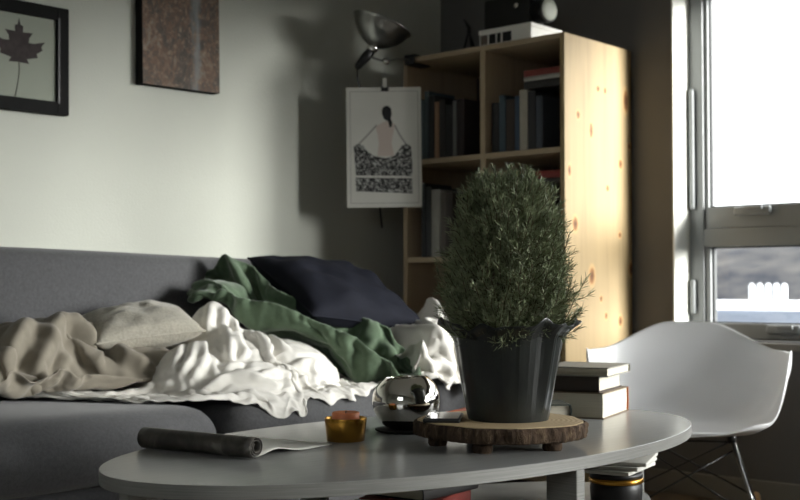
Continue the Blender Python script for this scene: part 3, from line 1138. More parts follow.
for k in range(1500):
    t_ = rg.random() ** .85
    a = rg.uniform(0, 2 * PI)
    asym = 1 + .05 * math.sin(3 * a + 1) + .04 * math.sin(5 * a + t_ * 9)
    rr = float(crown_r(t_)) * asym
    inner = rg.uniform(.45, .86)
    z = CR_Z0 + (CR_Z1 - CR_Z0) * t_
    b = Vector((rr * inner * math.cos(a), rr * inner * math.sin(a), z - .025))
    upk = .55 + 1.3 * t_ if rg.random() > .25 else -.2 + .6 * t_
    d = Vector((math.cos(a) + rg.uniform(-.4, .4), math.sin(a) + rg.uniform(-.4, .4), upk + rg.uniform(-.4, .4)))
    sprig(b, d, rg.uniform(.035, .062), rg.randint(12, 18))
for k in range(12):     # stray tips
    t_ = rg.random()
    a = rg.uniform(0, 2 * PI)
    rr = float(crown_r(t_)) * .9
    b = Vector((rr * math.cos(a), rr * math.sin(a), CR_Z0 + (CR_Z1 - CR_Z0) * t_ - .02))
    sprig(b, Vector((math.cos(a), math.sin(a), .5 + t_)), rg.uniform(.05, .075), 16)
mesh_obj('foliage', vsn, fsn, M['needle'], plant)
for k in range(9):
    a = k * .7
    stems.tube([(.03 * math.cos(a), .03 * math.sin(a), .150), (.05 * math.cos(a), .05 * math.sin(a), .25), (.04 * math.cos(a + .3), .04 * math.sin(a + .3), .42)], [.0035, .0028, .0015], 7)
stems.obj('stem', M['stem'], plant, True)

# ------------------------------------------------------------------ things on the table
TZ = .45
# chrome bowl on its black saucer
o = thing('saucer', 'flat black saucer under the chrome bowl', 'saucer', (-1.700, 1.948, TZ))
MB().lathe([(.058, 0), (.066, .003), (.067, .006), (.060, .005)], 40).obj('plate', M['matte_black'], o, True)
BZ = TZ + .0052
bowl = thing('chrome_bowl', 'round polished chrome bowl beside the plant', 'bowl', (-1.700, 1.948, BZ))
prof = [(.022, 0), (.034, .001), (.050, .010), (.063, .025), (.0715, .043), (.074, .060), (.0715, .078), (.064, .094), (.053, .106), (.046, .112),
        (.0445, .1125), (.050, .106), (.061, .094), (.068, .078), (.0705, .060), (.068, .043), (.060, .027), (.045, .012), (.02, .008)]
b_ = MB().lathe(prof, 64)
b_.v = [(x, y, z + (.55 * max(0, z - .07) / .045) * .12 * (x * .75 + y * .66)) for x, y, z in b_.v]
b_.obj('body', M['chrome'], bowl, True)

# gold tealight cup with orange candle
cup = thing('tealight_cup', 'small gold metal tealight cup with an orange candle', 'candle holder', (-1.690, 1.750, TZ))
MB().lathe([(.036, 0), (.0385, .001), (.0433, .046), (.0430, .047), (.0413, .046), (.0368, .003), (.02, .003)], 56).obj('cup', M['brass'], cup, True)
cd_ = MB().lathe([(.0280, .012), (.0280, .056), (.0265, .058), (.0235, .0565), (.004, .0555)], 40).obj('candle', M['wax'], cup, True)
MB().tube([(0, 0, .055), (.001, 0, .062)], .0009, 6).obj('wick', M['black'], cd_)

# rolled magazine: a scroll whose loose pages lie flat on the table
A = Vector((-1.905, 1.412, TZ)); Bv = Vector((-1.626, 1.452, TZ))
mag = thing('rolled_magazine', 'rolled up dark magazine with its loose pages on the left end of the table', 'magazine', (A + Bv) / 2)
mid = (A + Bv) / 2
ax = (Bv - A).normalized(); sd_ = Vector((-ax.y, ax.x, 0))
Lm = (Bv - A).length
vs, fs = [], []
NS, NL = 90, 14
for i in range(NS):
    t_ = i / (NS - 1)
    ang = -PI / 2 - 2 * PI * 2.4 * (1 - t_)
    r = .0085 + .0118 * t_
    for j in range(NL):
        u = -.5 + j / (NL - 1)
        rr = r * (1 - .05 * u)
        p = ax * (u * Lm) + sd_ * (rr * math.cos(ang)) + Vector((0, 0, .0218 + rr * math.sin(ang)))
        vs.append(p)
roll = mesh_obj('rolled_cover', vs, grid_faces(NS, NL), M['magazine'], mag, True)
so = roll.modifiers.new('solidify', 'SOLIDIFY'); so.thickness = .0012; so.offset = 0
vs = []
NW = 16
for i in range(NW):
    t_ = i / (NW - 1)
    for j in range(NL):
        u = -.5 + j / (NL - 1)
        p = ax * (u * Lm) + sd_ * (.002 + .228 * t_) + Vector((0, 0, .0018 + .010 * math.exp(-((t_ - .25) / .2) ** 2) * (.6 + u)))
        vs.append(p)
pg = mesh_obj('loose_pages', vs, grid_faces(NW, NL), M['paper'], mag, True)
so = pg.modifiers.new('solidify', 'SOLIDIFY'); so.thickness = .0014; so.offset = 1
set_tags(pg, 'pale loose inner pages')

# glossy black case on the slab's left and orange pencil behind
o = thing('phone', 'flat glossy black phone lying on the left of the wood slice', 'phone', (-1.495, 1.826, SLAB_Z), (0, 0, R(35)))
vs, fs = rbox(.072, .125, .008, .0035, (3, 5, 1))
mesh_obj('body', [v + Vector((0, 0, .004)) for v in vs], fs, M['black'], o, True)
t = NT('dark_screen_glass'); t.set(color=srgb((16, 17, 18)), rough=.08, spec=.6); M['screen'] = t.m
MB().box(-.032, .032, -.058, .058, .0079, .0086).obj('screen', M['screen'], o)
# pencil
p0, p1 = Vector((-1.815, 2.20, TZ + .005)), Vector((-1.870, 2.385, TZ + .005))
pc = thing('pencil', 'orange pencil lying on the table behind the plant pot', 'pencil', (p0 + p1) / 2)
dd = (p1 - p0) / 2
MB().tube([-dd, dd * .86], .005, 6).obj('barrel', M['orange'], pc)
MB().tube([dd * .86, dd], [.0048, .0006], 6).obj('tip', M['pine'], pc)


# books with boards, spine and page block
def book(name, label, loc, rotz, sx, sy, sz, cover, spine=None, rx=0, ry=0, group=None, loc_rot=None, pages=None, cat='book'):
    """lies flat: spine along +x side, sx across, sy tall, sz thick"""
    o = thing(name, label, cat, loc, loc_rot or (rx, ry, rotz), group)
    cb = .0028
    pgm = pages or M['pages']
    # page block with a hollowed fore-edge
    vs, fs = [], []
    K = 9
    for j in range(2):
        y = (-1 if j == 0 else 1) * (sy / 2 - .004)
        for k in range(K):
            q = k / (K - 1)
            vs.append((-sx / 2 + .004 + .003 * (1 - (2 * q - 1) ** 2), y, cb + (sz - 2 * cb) * q))
        for k in range(K):
            q = 1 - k / (K - 1)
            vs.append((sx / 2 - .003 + .0025 * (1 - (2 * q - 1) ** 2), y, cb + (sz - 2 * cb) * q))
    n2 = 2 * K
    fs = [tuple(range(n2)), tuple(range(2 * n2 - 1, n2 - 1, -1))]
    fs += [(k, (k + 1) % n2, n2 + (k + 1) % n2, n2 + k) for k in range(n2)]
    mesh_obj('page_block', vs, fs, pgm, o)
    m_ = MB()
    m_.box(-sx / 2, sx / 2, -sy / 2, sy / 2, 0, cb)
    m_.box(-sx / 2, sx / 2, -sy / 2, sy / 2, sz - cb, sz)
    m_.obj('cover', cover, o)
    K = 9
    vs = []
    for y in (-sy / 2, sy / 2):
        for k in range(K):
            a = -PI / 2 + PI * k / (K - 1)
            vs.append((sx / 2 + .004 * math.cos(a), y, sz / 2 + sz / 2 * math.sin(a)))
        for k in range(K):
            a = PI / 2 - PI * k / (K - 1)
            vs.append((sx / 2 - .0026 + .004 * math.cos(a), y, sz / 2 + (sz / 2 - .001) * math.sin(a)))
    n2 = 2 * K
    fs = [tuple(range(n2)), tuple(range(2 * n2 - 1, n2 - 1, -1))]
    fs += [(k, (k + 1) % n2, n2 + (k + 1) % n2, n2 + k) for k in range(n2)]
    mesh_obj('spine', vs, fs, spine or cover, o)
    return o


BM = {}
def cov(rgb, rough=.55):
    k = (rgb, rough)
    if k not in BM:
        BM[k] = pm('book_cover_%d' % len(BM), rgb, rough, var=.08, scale=25)
    return BM[k]


# stack at the right of the table: corner (-1.502, 2.43) runs to (-1.565, 2.651)
ang = math.atan2(2.651 - 2.43, -1.565 + 1.502) - PI / 2     # long side direction
cx, cy = -1.565 - .02, 2.52
def stack_at(dx, dy):
    c_, s_ = math.cos(ang), math.sin(ang)
    return -1.502 + dx * c_ - dy * s_, 2.43 + dx * s_ + dy * c_
# the lit head of each book faces +x, the fore-edge faces the viewer
S1 = dict(h=.066, w=.225, l=.165)
x_, y_ = stack_at(-.0825, .1125)
z_ = TZ
book('book', 'thick hardback with an orange spine, bottom of the stack on the table', (x_, y_, z_), ang + PI / 2,   .225, .165, .062, cov((120, 104, 84)), cov((200, 112, 52)), group='books stacked on the coffee table')
z_ += .0622
x_, y_ = stack_at(-.095, .108)
book('book', 'dark brown book in the middle of the stack on the table', (x_, y_, z_), ang - PI / 2, .20, .165, .037, cov((58, 48, 42)), group='books stacked on the coffee table')
z_ += .0372
x_, y_ = stack_at(-.075, .105)
book('book', 'pale grey book on top of the stack on the table', (x_, y_, z_), ang + PI / 2, .20, .17, .022, cov((150, 148, 140)), group='books stacked on the coffee table')

# two small notebooks behind the slab
for k, (nm, rgb) in enumerate((('lower of two small dark notebooks stacked behind the wood slice', (52, 54, 50)), ('upper of two small dark notebooks stacked behind the wood slice', (66, 72, 66)))):
    book('notebook', nm, (-1.524 + .003 * k, 2.230, TZ + .0272 * k), R(41 + 4 * k), .075, .11, .027, cov(rgb), group='notebooks behind the wood slice', cat='notebook')

# ------------------------------------------------------------------ under the table
LZ = .276
jar = thing('lidded_jar', 'dark jar with gold rim on the lower table shelf', 'jar', (-1.40, 2.315, LZ + .0005))
MB().lathe([(.045, 0), (.056, .006), (.058, .04), (.056, .058), (.05, .062)], 40).obj('body', M['black'], jar, True)
MB().lathe([(.0575, .052), (.0605, .055), (.0605, .062), (.0575, .065)], 40).obj('rim', M['brass'], jar, True)
MB().lathe([(.0585, .065), (.0585, .074), (.052, .078), (.02, .080)], 40).obj('lid', M['black'], jar, True)
z_ = LZ + .0805
for k in range(3):
    o = thing('magazine', ['white magazine lying on the jar under the table, bottom of three', 'white magazine lying on the jar under the table, middle of three', 'white magazine lying on the jar under the table, top of three'][k],
              'magazine', (-1.418 + .006 * k, 2.32 + .008 * k, z_ + .0092 * k), (0, 0, R(12 + 5 * k)), 'magazines under the table')
    vs, fs = rbox(.15, .19, .0088, .003, (6, 6, 1), None)
    vs = [Vector((v.x, v.y, v.z + .0046)) for v in vs]
    mesh_obj('pages', vs, fs, M['paper'], o, True)
book('book', 'red covered book on the lower table shelf', (-1.70, 1.98, LZ + .0004), R(20), .17, .23, .04, cov((120, 44, 36)))
book('book', 'black book lying on the red book under the table', (-1.69, 1.99, LZ + .0408), R(5), .15, .21, .025, cov((36, 34, 34)))

# ------------------------------------------------------------------ bookcase
BX0, BX1, BY0, BY1, BT = -3.092, -2.334, 3.527, 3.985, 1.668
case = thing('bookcase', 'knotty pine bookcase in the corner beside the window', 'bookcase', ((BX0 + BX1) / 2, 3.763, 0))
ox, oy = (BX0 + BX1) / 2, 3.763
TH = .020
MB().box(BX1 - TH - ox, BX1 - ox, BY0 - oy, BY1 - oy, 0, BT).obj('side_panel', M['pine_side'], case, bevel=.002)
MB().box(BX0 - ox, BX0 + TH - ox, BY0 - oy, BY1 - oy, 0, BT).obj('side_panel', M['pine_v'], case, bevel=.002)
DX = -2.700
MB().box(DX - .012 - ox, DX + .012 - ox, BY0 + .002 - oy, BY1 - oy, .07, BT - TH).obj('divider', M['pine_v'], case, bevel=.002)
MB().box(BX0 + TH - ox, BX1 - TH - ox, BY0 - oy, BY1 - oy, BT - TH, BT).obj('top_board', M['pine'], case, bevel=.002)
SHZ = [.09, .49, .88, 1.262]
BAYS = [(BX0 + TH, DX - .012), (DX + .012, BX1 - TH)]
for z in SHZ:
    for a, b in BAYS:
        MB().box(a - ox, b - ox, BY0 + .003 - oy, BY1 - .008 - oy, z - TH, z).obj('shelf', M['pine'], case, bevel=.002)
MB().box(BX0 + TH - ox, BX1 - TH - ox, BY1 - .008 - oy, BY1 - .002 - oy, .07, BT - TH).obj('back_panel', pm('dark_back_board', (60, 50, 42), .8), case)


def shelf_book(x, z, wd, ht, rgb, label, group, dep=.16, yf=None, lean=0, rough=.55):
    """stands on a shelf, spine to the room (-y)"""
    yf = yf if yf is not None else BY0 + .035
    # local: spine +x -> world -y ; sy tall -> world z ; thickness -> world x
    rot = Matrix(((0, 0, 1), (-1, 0, 0), (0, 1, 0)))   # columns: images of local axes
    Mx = Matrix(((0, 0, 1), (-1, 0, 0), (0, -1, 0)))
    lx, ly, lz = Vector((0, -1, 0)), Vector((0, 0, 1)), None
    lz = lx.cross(ly)
    m3 = Matrix((lx, ly, lz)).transposed()
    if lean:
        m3 = Matrix.Rotation(R(lean), 3, 'Y') @ m3
    # local z = -x world
    c = Vector((x + wd, yf + dep / 2, z + .0008))
    base = c + (m3 @ Vector((0, ht / 2, 0)))
    return book('book', label, base, 0, dep, ht, wd, cov(rgb, rough), loc_rot=m3.to_euler(), group=group)


G1 = 'books on the upper left shelf'
x = BX0 + TH + .004
rows1 = [(.030, .245, (70, 84, 92), 'slate blue book standing at the far left of the upper left shelf'),
         (.024, .235, (84, 98, 106), 'grey blue book, second from the left on the upper left shelf'),
         (.022, .27, (78, 92, 100), 'tall blue grey book just right of the hanging print, upper left shelf'),
         (.026, .25, (40, 40, 42), 'black book left of the beige and red spine on the upper left shelf'),
         (.022, .222, (150, 118, 92), 'beige book, fifth from the left on the upper left shelf'),
         (.030, .228, (44, 42, 42), 'black book with a wide spine right of the beige one, upper left shelf'),
         (.034, .205, (36, 38, 40), 'charcoal book, eighth from the right end of its row, upper left shelf'),
         (.018, .218, (108, 110, 108), 'narrow grey book near the pine divider on the upper left shelf'),
         (.036, .222, (48, 40, 40), 'dark book beside the pine divider on the upper left shelf')]
rows1[6] = (.034, .205, (36, 38, 40), 'charcoal book left of the narrow grey spine on the upper left shelf')
for wd, ht, rgb, lb in rows1:
    shelf_book(x, SHZ[3], wd, ht, rgb, lb, G1); x += wd + .0016
G2 = 'books on the upper right shelf'
x = BAYS[1][0] + .006
rows2 = [(.034, .19, (40, 40, 42), 'black book beside the divider on the upper right shelf'),
         (.030, .215, (62, 78, 88), 'slate blue book second from the divider on the upper right shelf'),
         (.040, .195, (58, 46, 40), 'brown book between two blue ones on the upper right shelf'),
         (.020, .205, (54, 72, 92), 'narrow blue book left of the off-white spine on the upper right shelf'),
         (.036, .224, (168, 162, 148), 'off-white book standing on the upper right shelf'),
         (.034, .215, (42, 42, 46), 'black book right of the off-white spine on the upper right shelf'),
         (.030, .195, (62, 68, 78), 'grey book at the right end of the upper right shelf')]
for wd, ht, rgb, lb in rows2:
    shelf_book(x, SHZ[3], wd, ht, rgb, lb, G2); x += wd + .0012


def flat_book(xc, z, sx, sy, sz, rgb, label, group, dx=0):
    # lies with its spine to the room
    return book('book', label, (xc, BY0 + .035 + sx / 2, z + .0012), -PI / 2, sx, sy, sz, cov(rgb), group=group)


zt = SHZ[3] + .2246
for sz, rgb, lb in ((.028, (44, 42, 42), 'black book lying on the standing row of the upper right shelf'),
                    (.016, (170, 168, 162), 'thin pale book lying between black and red ones, upper right shelf'),
                    (.024, (120, 50, 44), 'red book on top of the lying pile of the upper right shelf')):
    flat_book(-2.452, zt, .15, .16, sz, rgb, lb, G2); zt += sz + .0006
G3 = 'books on the middle left shelf'
x = BX0 + TH + .045
rows3 = [(.022, .29, (40, 42, 46), 'black book leaning at the left of the middle left shelf'),
         (.026, .275, (52, 54, 58), 'charcoal book, second on the middle left shelf'),
         (.045, .262, (150, 148, 142), 'pale grey thick book on the middle left shelf behind the plant'),
         (.030, .25, (96, 90, 84), 'taupe book right of the pale thick one, middle left shelf'),
         (.028, .245, (66, 60, 56), 'dark brown book on the middle left shelf, partly behind the plant')]
for wd, ht, rgb, lb in rows3:
    shelf_book(x, SHZ[2], wd, ht, rgb, lb, G3); x += wd + .0012
G4 = 'books on the middle right shelf'
x = BAYS[1][0] + .15
rows4 = [(.026, .235, (60, 52, 48), 'dark brown book on the middle right shelf behind the plant top'),
         (.026, .255, (126, 46, 42), 'red book standing on the middle right shelf'),
         (.034, .25, (46, 44, 44), 'black book right of the red one, middle right shelf'),
         (.034, .25, (52, 46, 44), 'black brown book at the right end of the middle right shelf')]
for wd, ht, rgb, lb in rows4:
    shelf_book(x, SHZ[2], wd, ht, rgb, lb, G4); x += wd + .0012
flat_book(-2.445, SHZ[2] + .2556, .15, .16, .020, (50, 44, 42), 'dark book lying under the red one, middle right shelf', G4)
flat_book(-2.445, SHZ[2] + .2762, .15, .165, .026, (132, 48, 44), 'red book lying on top of the middle right shelf row', G4)

# ------------------------------------------------------------------ on top of the bookcase
box_ = thing('storage_box', 'low white box with dark labels on top of the bookcase', 'box', (-2.615, 3.655, BT))
MB().box(-.118, .118, -.10, .10, 0, .050).obj('body', M['cardboard_white'], box_, bevel=.002)
MB().box(-.121, .121, -.103, .103, .048, .064).obj('lid', M['cardboard_white'], box_, bevel=.002)
for a, b in ((-.072, -.042), (-.036, -.018), (-.010, .030)):
    MB().box(a, b, -.1012, -.0998, .008, .044).obj('label', M['ink'], box_)
MB().box(-.112, -.080, -.1012, -.0998, .008, .044).obj('label', pm('brown_label', (110, 98, 90), .7), box_)
camz = BT + .0642
cm = thing('vintage_camera', 'black vintage camera with a round pale lens on the white box', 'camera', (-2.64, 3.66, camz))
vs, fs = rbox(.215, .10, .13, .012, (5, 3, 4))
mesh_obj('body', [v + Vector((-.01, 0, .065)) for v in vs], fs, M['black'], cm, True)
vs, fs = rbox(.11, .075, .05, .012, (3, 3, 2))
mesh_obj('viewfinder', [v + Vector((-.02, 0, .150)) for v in vs], fs, M['black'], cm, True)
MB().lathe([(.042, .0), (.042, .045), (.047, .048), (.047, .066), (.043, .068)], 40, (.095, -.005, .058), (1, -.12, 0)).obj('lens_barrel', M['black'], cm, True)
MB().lathe([(.0405, .066), (.0405, .0695), (.02, .0705)], 40, (.095, -.005, .058), (1, -.12, 0)).obj('lens_cap', pm('pale_lens_cap', (196, 200, 188), .5), cm, True)
MB().lathe([(.010, 0), (.010, .012), (.008, .014)], 20, (.045, -.050, .082), (0, -1, .2)).obj('knob', M['chrome'], cm, True)
tp = thing('folding_tripod', 'small black tripod standing left of the camera on the bookcase', 'tripod', (-2.815, 3.62, BT))
MB().tube([(-.035, -.02, 0), (-.022, 0, .085)], .004, 8).obj('leg', M['black'], tp, True)
MB().tube([(.012, -.02, 0), (-.018, 0, .085)], .004, 8).obj('leg', M['black'], tp, True)
MB().tube([(-.01, .035, 0), (-.02, 0, .085)], .004, 8).obj('leg', M['black'], tp, True)
MB().tube([(-.02, 0, .078), (-.02, 0, .10), (-.04, -.005, .135)], [.009, .008, .004], 10).obj('head', M['black'], tp, True)

# ------------------------------------------------------------------ clamp lamp
rimc = Vector((-3.000, 3.300, 1.752))
axv = Vector((.24, .29, .926)).normalized()
lamp = thing('clamp_lamp', 'aluminium clamp lamp with a dish shade at the bookcase corner', 'lamp', (-3.05, 3.42, 1.60))
Lo = Vector((-3.05, 3.42, 1.60))
prof = [(.020, -.088), (.030, -.086), (.052, -.074), (.076, -.054), (.096, -.030), (.108, -.008), (.113, 0), (.1165, .002), (.1165, .004), (.112, .003),
        (.106, -.007), (.094, -.028), (.074, -.052), (.05, -.071), (.018, -.080)]
MB().lathe(prof, 56, rimc - Lo, axv).obj('dish_shade', M['alu'], lamp, True)
MB().lathe([(.012, -.08), (.020, -.066), (.029, -.040), (.029, -.028), (.018, -.012), (.006, -.007)], 28, rimc - Lo, axv).obj('bulb', pm('frosted_bulb', (230, 228, 220), .3), lamp, True)
neck = rimc - axv * .084
hd = Vector((-.045, -.035, -.075))
MB().lathe([(.020, -.108), (.021, -.106), (.021, -.086), (.019, -.084)], 24, rimc - Lo, axv).obj('collar', M['chrome'], lamp, True)
h0 = rimc - axv * .106
h1 = h0 + Vector((-.040, -.034, -.062))
MB().tube([h0 - Lo, (h0.lerp(h1, .4)) - Lo, h1 - Lo, h1 + Vector((-.004, -.003, -.008)) - Lo], [.017, .019, .014, .006], 16).obj('socket', M['black'], lamp, True)
MB().tube([h1 - Lo, h1 + Vector((-.002, .001, -.04)) - Lo, h1 + Vector((.008, .02, -.12)) - Lo, h1 + Vector((-.01, .10, -.30)) - Lo, h1 + Vector((-.02, .16, -.6)) - Lo], .0035, 8).obj('cord', M['black'], lamp, True)
k0 = h0.lerp(h1, .35)
kb = Vector((-2.985, 3.305, 1.612))
MB().tube([k0 - Lo, kb - Lo], .005, 10).obj('swivel_arm', M['alu'], lamp, True)
MB().lathe([(.008, -.012), (.013, -.008), (.013, .008), (.008, .012)], 16, kb - Lo, (.75, .66, .1)).obj('wing_nut', M['chrome'], lamp, True)
tip_ = Vector((-3.085, 3.520, 1.655))
MB().tube([kb - Lo, Vector((-3.01, 3.40, 1.640)) - Lo, Vector((-3.045, 3.505, 1.655)) - Lo], .0032, 8).obj('clamp_wire', M['alu'], lamp, True)
m = MB(); m.box(-.015, .035, -.005, .09, .0695, .0755); m.box(-.015, .035, -.005, .09, .036, .042)
m.box(-.015, .035, -.011, -.005, .036, .0755)
m.v = [(x - .003, y + .096, z + .0) for x, y, z in m.v]
m.obj('clamp_jaw', M['black'], lamp, bevel=.002)

# hanging print, held by a binder clip on the lamp's wing nut
c0 = Vector((-2.9865, 3.301, 1.287))
pr = thing('art_print', 'white paper print of a figure in a dark lace skirt hanging by the bookcase', 'print', (c0.x, c0.y, 1.062))
ang_p = math.atan2(3.395 - 3.209, -2.878 + 3.089)
pr.rotation_euler = (0, R(-.6), ang_p)
PW, PH = .281, .452
MB().box(-PW / 2, PW / 2, -.0008, .0008, 0, PH).obj('paper', M['paper'], pr)
U = PW / 274
def pp_(u, v_): return ((u - 195) * U, PH - (v_ - 15) * U)
def flat(name, polys, mat, d=.0012):
    m_ = MB()
    for pl in polys:
        q = [pp_(u, v_) for u, v_ in pl]
        k = len(m_.v)
        n2 = len(q)
        m_.add([(x, -d, z) for x, z in q] + [(x, -.0008, z) for x, z in q], [tuple(range(n2))] + [(i, (i + 1) % n2, n2 + (i + 1) % n2, n2 + i) for i in range(n2)])
    return m_.obj(name, mat, pr)
def strip(pts, w0):
    a, b = [], []
    for i, p in enumerate(pts):
        d = Vector(pts[min(i + 1, len(pts) - 1)]) - Vector(pts[max(0, i - 1)])
        nn = Vector((-d.y, d.x)).normalized() * w0
        a.append((p[0] + nn.x, p[1] + nn.y)); b.append((p[0] - nn.x, p[1] - nn.y))
    return a + b[::-1]
skin_m = pm('pale_printed_skin', (198, 184, 176), .85, var=.04)
line_m = pm('grey_printed_line', (150, 148, 144), .85, var=.04)
flat('printed_border', [strip([(72, 30), (320, 30)], 1), strip([(72, 30), (72, 440)], 1), strip([(320, 30), (320, 440)], 1), strip([(72, 440), (320, 440)], 1)], line_m)
flat('printed_body', [[(182, 150), (200, 140), (216, 140), (236, 152), (228, 190), (222, 220), (232, 268), (170, 268), (176, 220), (172, 190), (164, 160)]], skin_m)
flat('printed_arms', [strip([(168, 154), (140, 185), (100, 226)], 3), strip([(234, 154), (252, 190), (276, 226)], 3)], line_m, .0014)
flat('printed_hair', [[(190, 92), (200, 84), (212, 84), (222, 94), (224, 115), (220, 130), (226, 145), (224, 160), (216, 164), (210, 140), (196, 132), (188, 112)]], M['ink'], .0016)
flat('printed_skirt', [[(84, 232), (98, 222), (118, 228), (136, 252), (160, 268), (200, 276), (234, 266), (248, 246), (260, 230), (280, 224), (294, 234), (298, 300), (296, 342), (92, 338), (88, 300)],
                       [(90, 346), (296, 350), (298, 406), (180, 400), (90, 396)]], M['lace'], .0016)
clip = thing('binder_clip', 'small black binder clip holding the hanging print', 'clip', (c0.x, c0.y, 1.062 + PH - .016), (0, 0, ang_p))
m = MB(); m.add([(-.014, -.004, 0), (.014, -.004, 0), (.014, .004, 0), (-.014, .004, 0), (-.014, -.0016, .020), (.014, -.0016, .020), (.014, .0016, .020), (-.014, .0016, .020)],
                [(0, 1, 5, 4), (2, 3, 7, 6), (4, 5, 6, 7), (0, 4, 7, 3), (1, 2, 6, 5)])
m.obj('clip_body', M['black'], clip)
MB().tube([(-.008, 0, .018), (-.006, .001, .05), (0, .002, .088), (.006, .001, .05), (.008, 0, .018)], .0012, 6).obj('clip_handle', M['alu'], clip, True)
MB().box(-.008, .008, -.0025, -.0015, .016, .05).obj('paper_tab', M['paper'], clip)

# ------------------------------------------------------------------ pictures on the sofa wall
fr = thing('leaf_picture_frame', 'black framed pressed maple leaf picture on the left wall', 'picture', (WX, 1.940, 1.302), (R(.6), 0, 0))
FW, FH, FD, FB = .355, .338, .030, .040
m = MB()
m.box(0, FD, -FW / 2, -FW / 2 + FB, 0, FH); m.box(0, FD, FW / 2 - FB, FW / 2, 0, FH)
m.box(0, FD, -FW / 2 + FB, FW / 2 - FB, 0, FB); m.box(0, FD, -FW / 2 + FB, FW / 2 - FB, FH - FB, FH)
m.obj('frame', M['matte_black'], fr, bevel=.002)
m = MB()
m.box(FD - .008, FD + .002, -FW / 2 + FB - .006, -FW / 2 + FB, FB - .006, FH - FB + .006); m.box(FD - .008, FD + .002, FW / 2 - FB, FW / 2 - FB + .006, FB - .006, FH - FB + .006)
m.obj('inner_lip', M['black'], fr)
MB().box(.015, .018, -FW / 2 + FB, FW / 2 - FB, FB, FH - FB).obj('backing', pm('pale_backing_card', (158, 160, 150), .8, var=.02), fr)
half = [(0, 205), (6, 172), (17, 168), (16, 140), (57, 142), (42, 118), (40, 96), (62, 95), (107, 110), (92, 85), (97, 70), (72, 50), (77, 33), (32, 20), (42, 0), (4, 2)]
leafp = half + [(-a, b) for a, b in reversed(half[1:])]
UY, UZ = .00084, .00068
LX, LZ_, LD = .008, .148, .0190
m = MB()
pts = [(LD, LX + a * UY, LZ_ + b * UZ) for a, b in leafp]
c_ = (LD + .0008, LX, LZ_ + 70 * UZ)
k = len(pts)
m.add(pts + [c_], [(i, (i + 1) % k, k) for i in range(k)])
leaf_m = pm('dried_leaf', (58, 48, 50), .8, var=.3, scale=60)
lf = m.obj('pressed_leaf', leaf_m, fr)
MB().tube([(LD, LX, LZ_), (LD, LX + .001, LZ_ - .03), (LD, LX - .005, LZ_ - .07), (LD, LX - .014, LZ_ - .107)], .0011, 6).obj('leaf_stem', leaf_m, lf, True)
MB().box(.023, .0245, -FW / 2 + FB, FW / 2 - FB, FB, FH - FB).obj('glass', M['frame_glass'], fr)

cv = thing('canvas_painting', 'mottled brown and grey canvas painting on the wall above the sofa', 'painting', (WX, 2.557, 1.445), (R(1.0), 0, 0))
m = MB().box(0, .040, -.165, .165, 0, .42)
cvb = m.obj('canvas', [M['matte_black'], M['canvas_art']], cv)
for p in cvb.data.polygons:
    if p.normal.x > .5: p.material_index = 1

# ------------------------------------------------------------------ moulded armchair
ch = thing('armchair', 'white moulded plastic armchair on wire legs by the window', 'chair', (-1.805, 3.415, 0), (0, 0, R(27)))


def sm(a, b, x):
    x = max(0, min(1, (x - a) / (b - a)))
    return x * x * (3 - 2 * x)


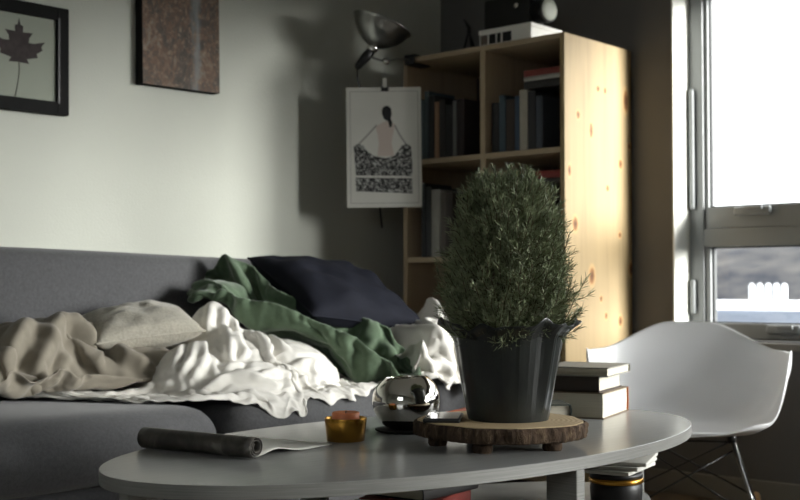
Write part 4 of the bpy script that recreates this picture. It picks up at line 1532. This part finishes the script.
NPH, NV = 96, 26
Z0 = .330
vs = []
for i in range(NV):
    q = i / (NV - 1)
    for k in range(NPH):
        a = -PI + 2 * PI * k / NPH        # 0 = front, +-pi = back
        fa = abs(a) * 180 / PI
        Hh = .012 * (1 - sm(20, 45, fa)) + .035 * sm(20, 45, fa) * (1 - sm(48, 72, fa)) \
            + sm(48, 72, fa) * (.232 + .012 * math.exp(-((fa - 78) / 12) ** 2)) + (sm(120, 167, fa) * .088)
        # plan outline of the rim
        ex = .310 * (1 - .10 * sm(120, 180, fa))
        ey = .265 if fa < 90 else .27
        ca, sa = math.cos(a), math.sin(a)
        pw = 2.8
        rad = (abs(sa / ex) ** pw + abs(ca / ey) ** pw) ** (-1 / pw)
        fr_ = math.sin(q * PI / 2) ** .62
        th = q
        hz = (1 - max(0, math.cos(th * PI / 2)) ** .60) if th < 1 else 1.0
        steep = Hh / .3
        rr = rad * (fr_ * (.94 if fa > 45 else 1.0) + (.06 if fa > 45 else 0) * sm(.75, 1, q))
        dip = .018 * math.sin(min(1, q * 1.25) * PI) * (1 - q)
        z = Z0 + Hh * hz - dip
        if fa < 40:
            z -= .018 * sm(.8, 1, q) * (1 - fa / 40)
        vs.append((rr * sa, -rr * ca, z))
fs = []
for i in range(NV - 1):
    for k in range(NPH):
        a, b = i * NPH + k, i * NPH + (k + 1) % NPH
        fs.append((a, b, b + NPH, a + NPH))
sh = mesh_obj('seat_shell', vs, fs, M['plastic_white'], ch, True)
so = sh.modifiers.new('solidify', 'SOLIDIFY'); so.thickness = .006; so.offset = 0
so = sh.modifiers.new('subsurf', 'SUBSURF'); so.levels = 1; so.render_levels = 1
mz = .300
feet = {}
for sx in (-1, 1):
    for sy in (-1, 1):
        MB().lathe([(.014, -.014), (.014, .012)], 16, (sx * .13, sy * .11, mz + .008)).obj('shock_mount', M['black'], ch, True)
        top_ = Vector((sx * .13, sy * .11, mz))
        bot = Vector((sx * .215, sy * .24, .045))
        MB().tube([top_, bot], .0055, 10).obj('leg', M['alu'], ch, True)
        MB().tube([top_ + Vector((0, 0, .0)), Vector((-sx * .10, sy * .225, .06))] if False else [Vector((sx * .13, -sy * .02, mz - .004)), bot + Vector((-sx * .004, -sy * .012, .012))], .004, 8).obj('brace', M['steel_dark'], ch, True)
m = MB()
for sy in (-1, 1):
    m.tube([(-.13, sy * .11, mz - .006), (.13, sy * .11, mz - .006)], .004, 8)
for sx in (-1, 1):
    m.tube([(sx * .13, -.11, mz - .006), (sx * .13, .11, mz - .006)], .004, 8)
m.obj('seat_frame', M['steel_dark'], ch, True)
m = MB()
for sy in (-1, 1):
    m.tube([(-.135, sy * .12, mz - .03), (.205, sy * .225, .08)], .003, 8)
    m.tube([(.135, sy * .12, mz - .03), (-.205, sy * .225, .08)], .003, 8)
m.obj('cross_wire', M['steel_dark'], ch, True)
for sx in (-1, 1):
    pts = []
    for k in range(21):
        t_ = -1 + 2 * k / 20
        pts.append((sx * .215, t_ * .34, .016 + .045 * t_ * t_))
    MB().tube(pts, .0155, 10).obj('rocker', M['rocker'], ch, True)
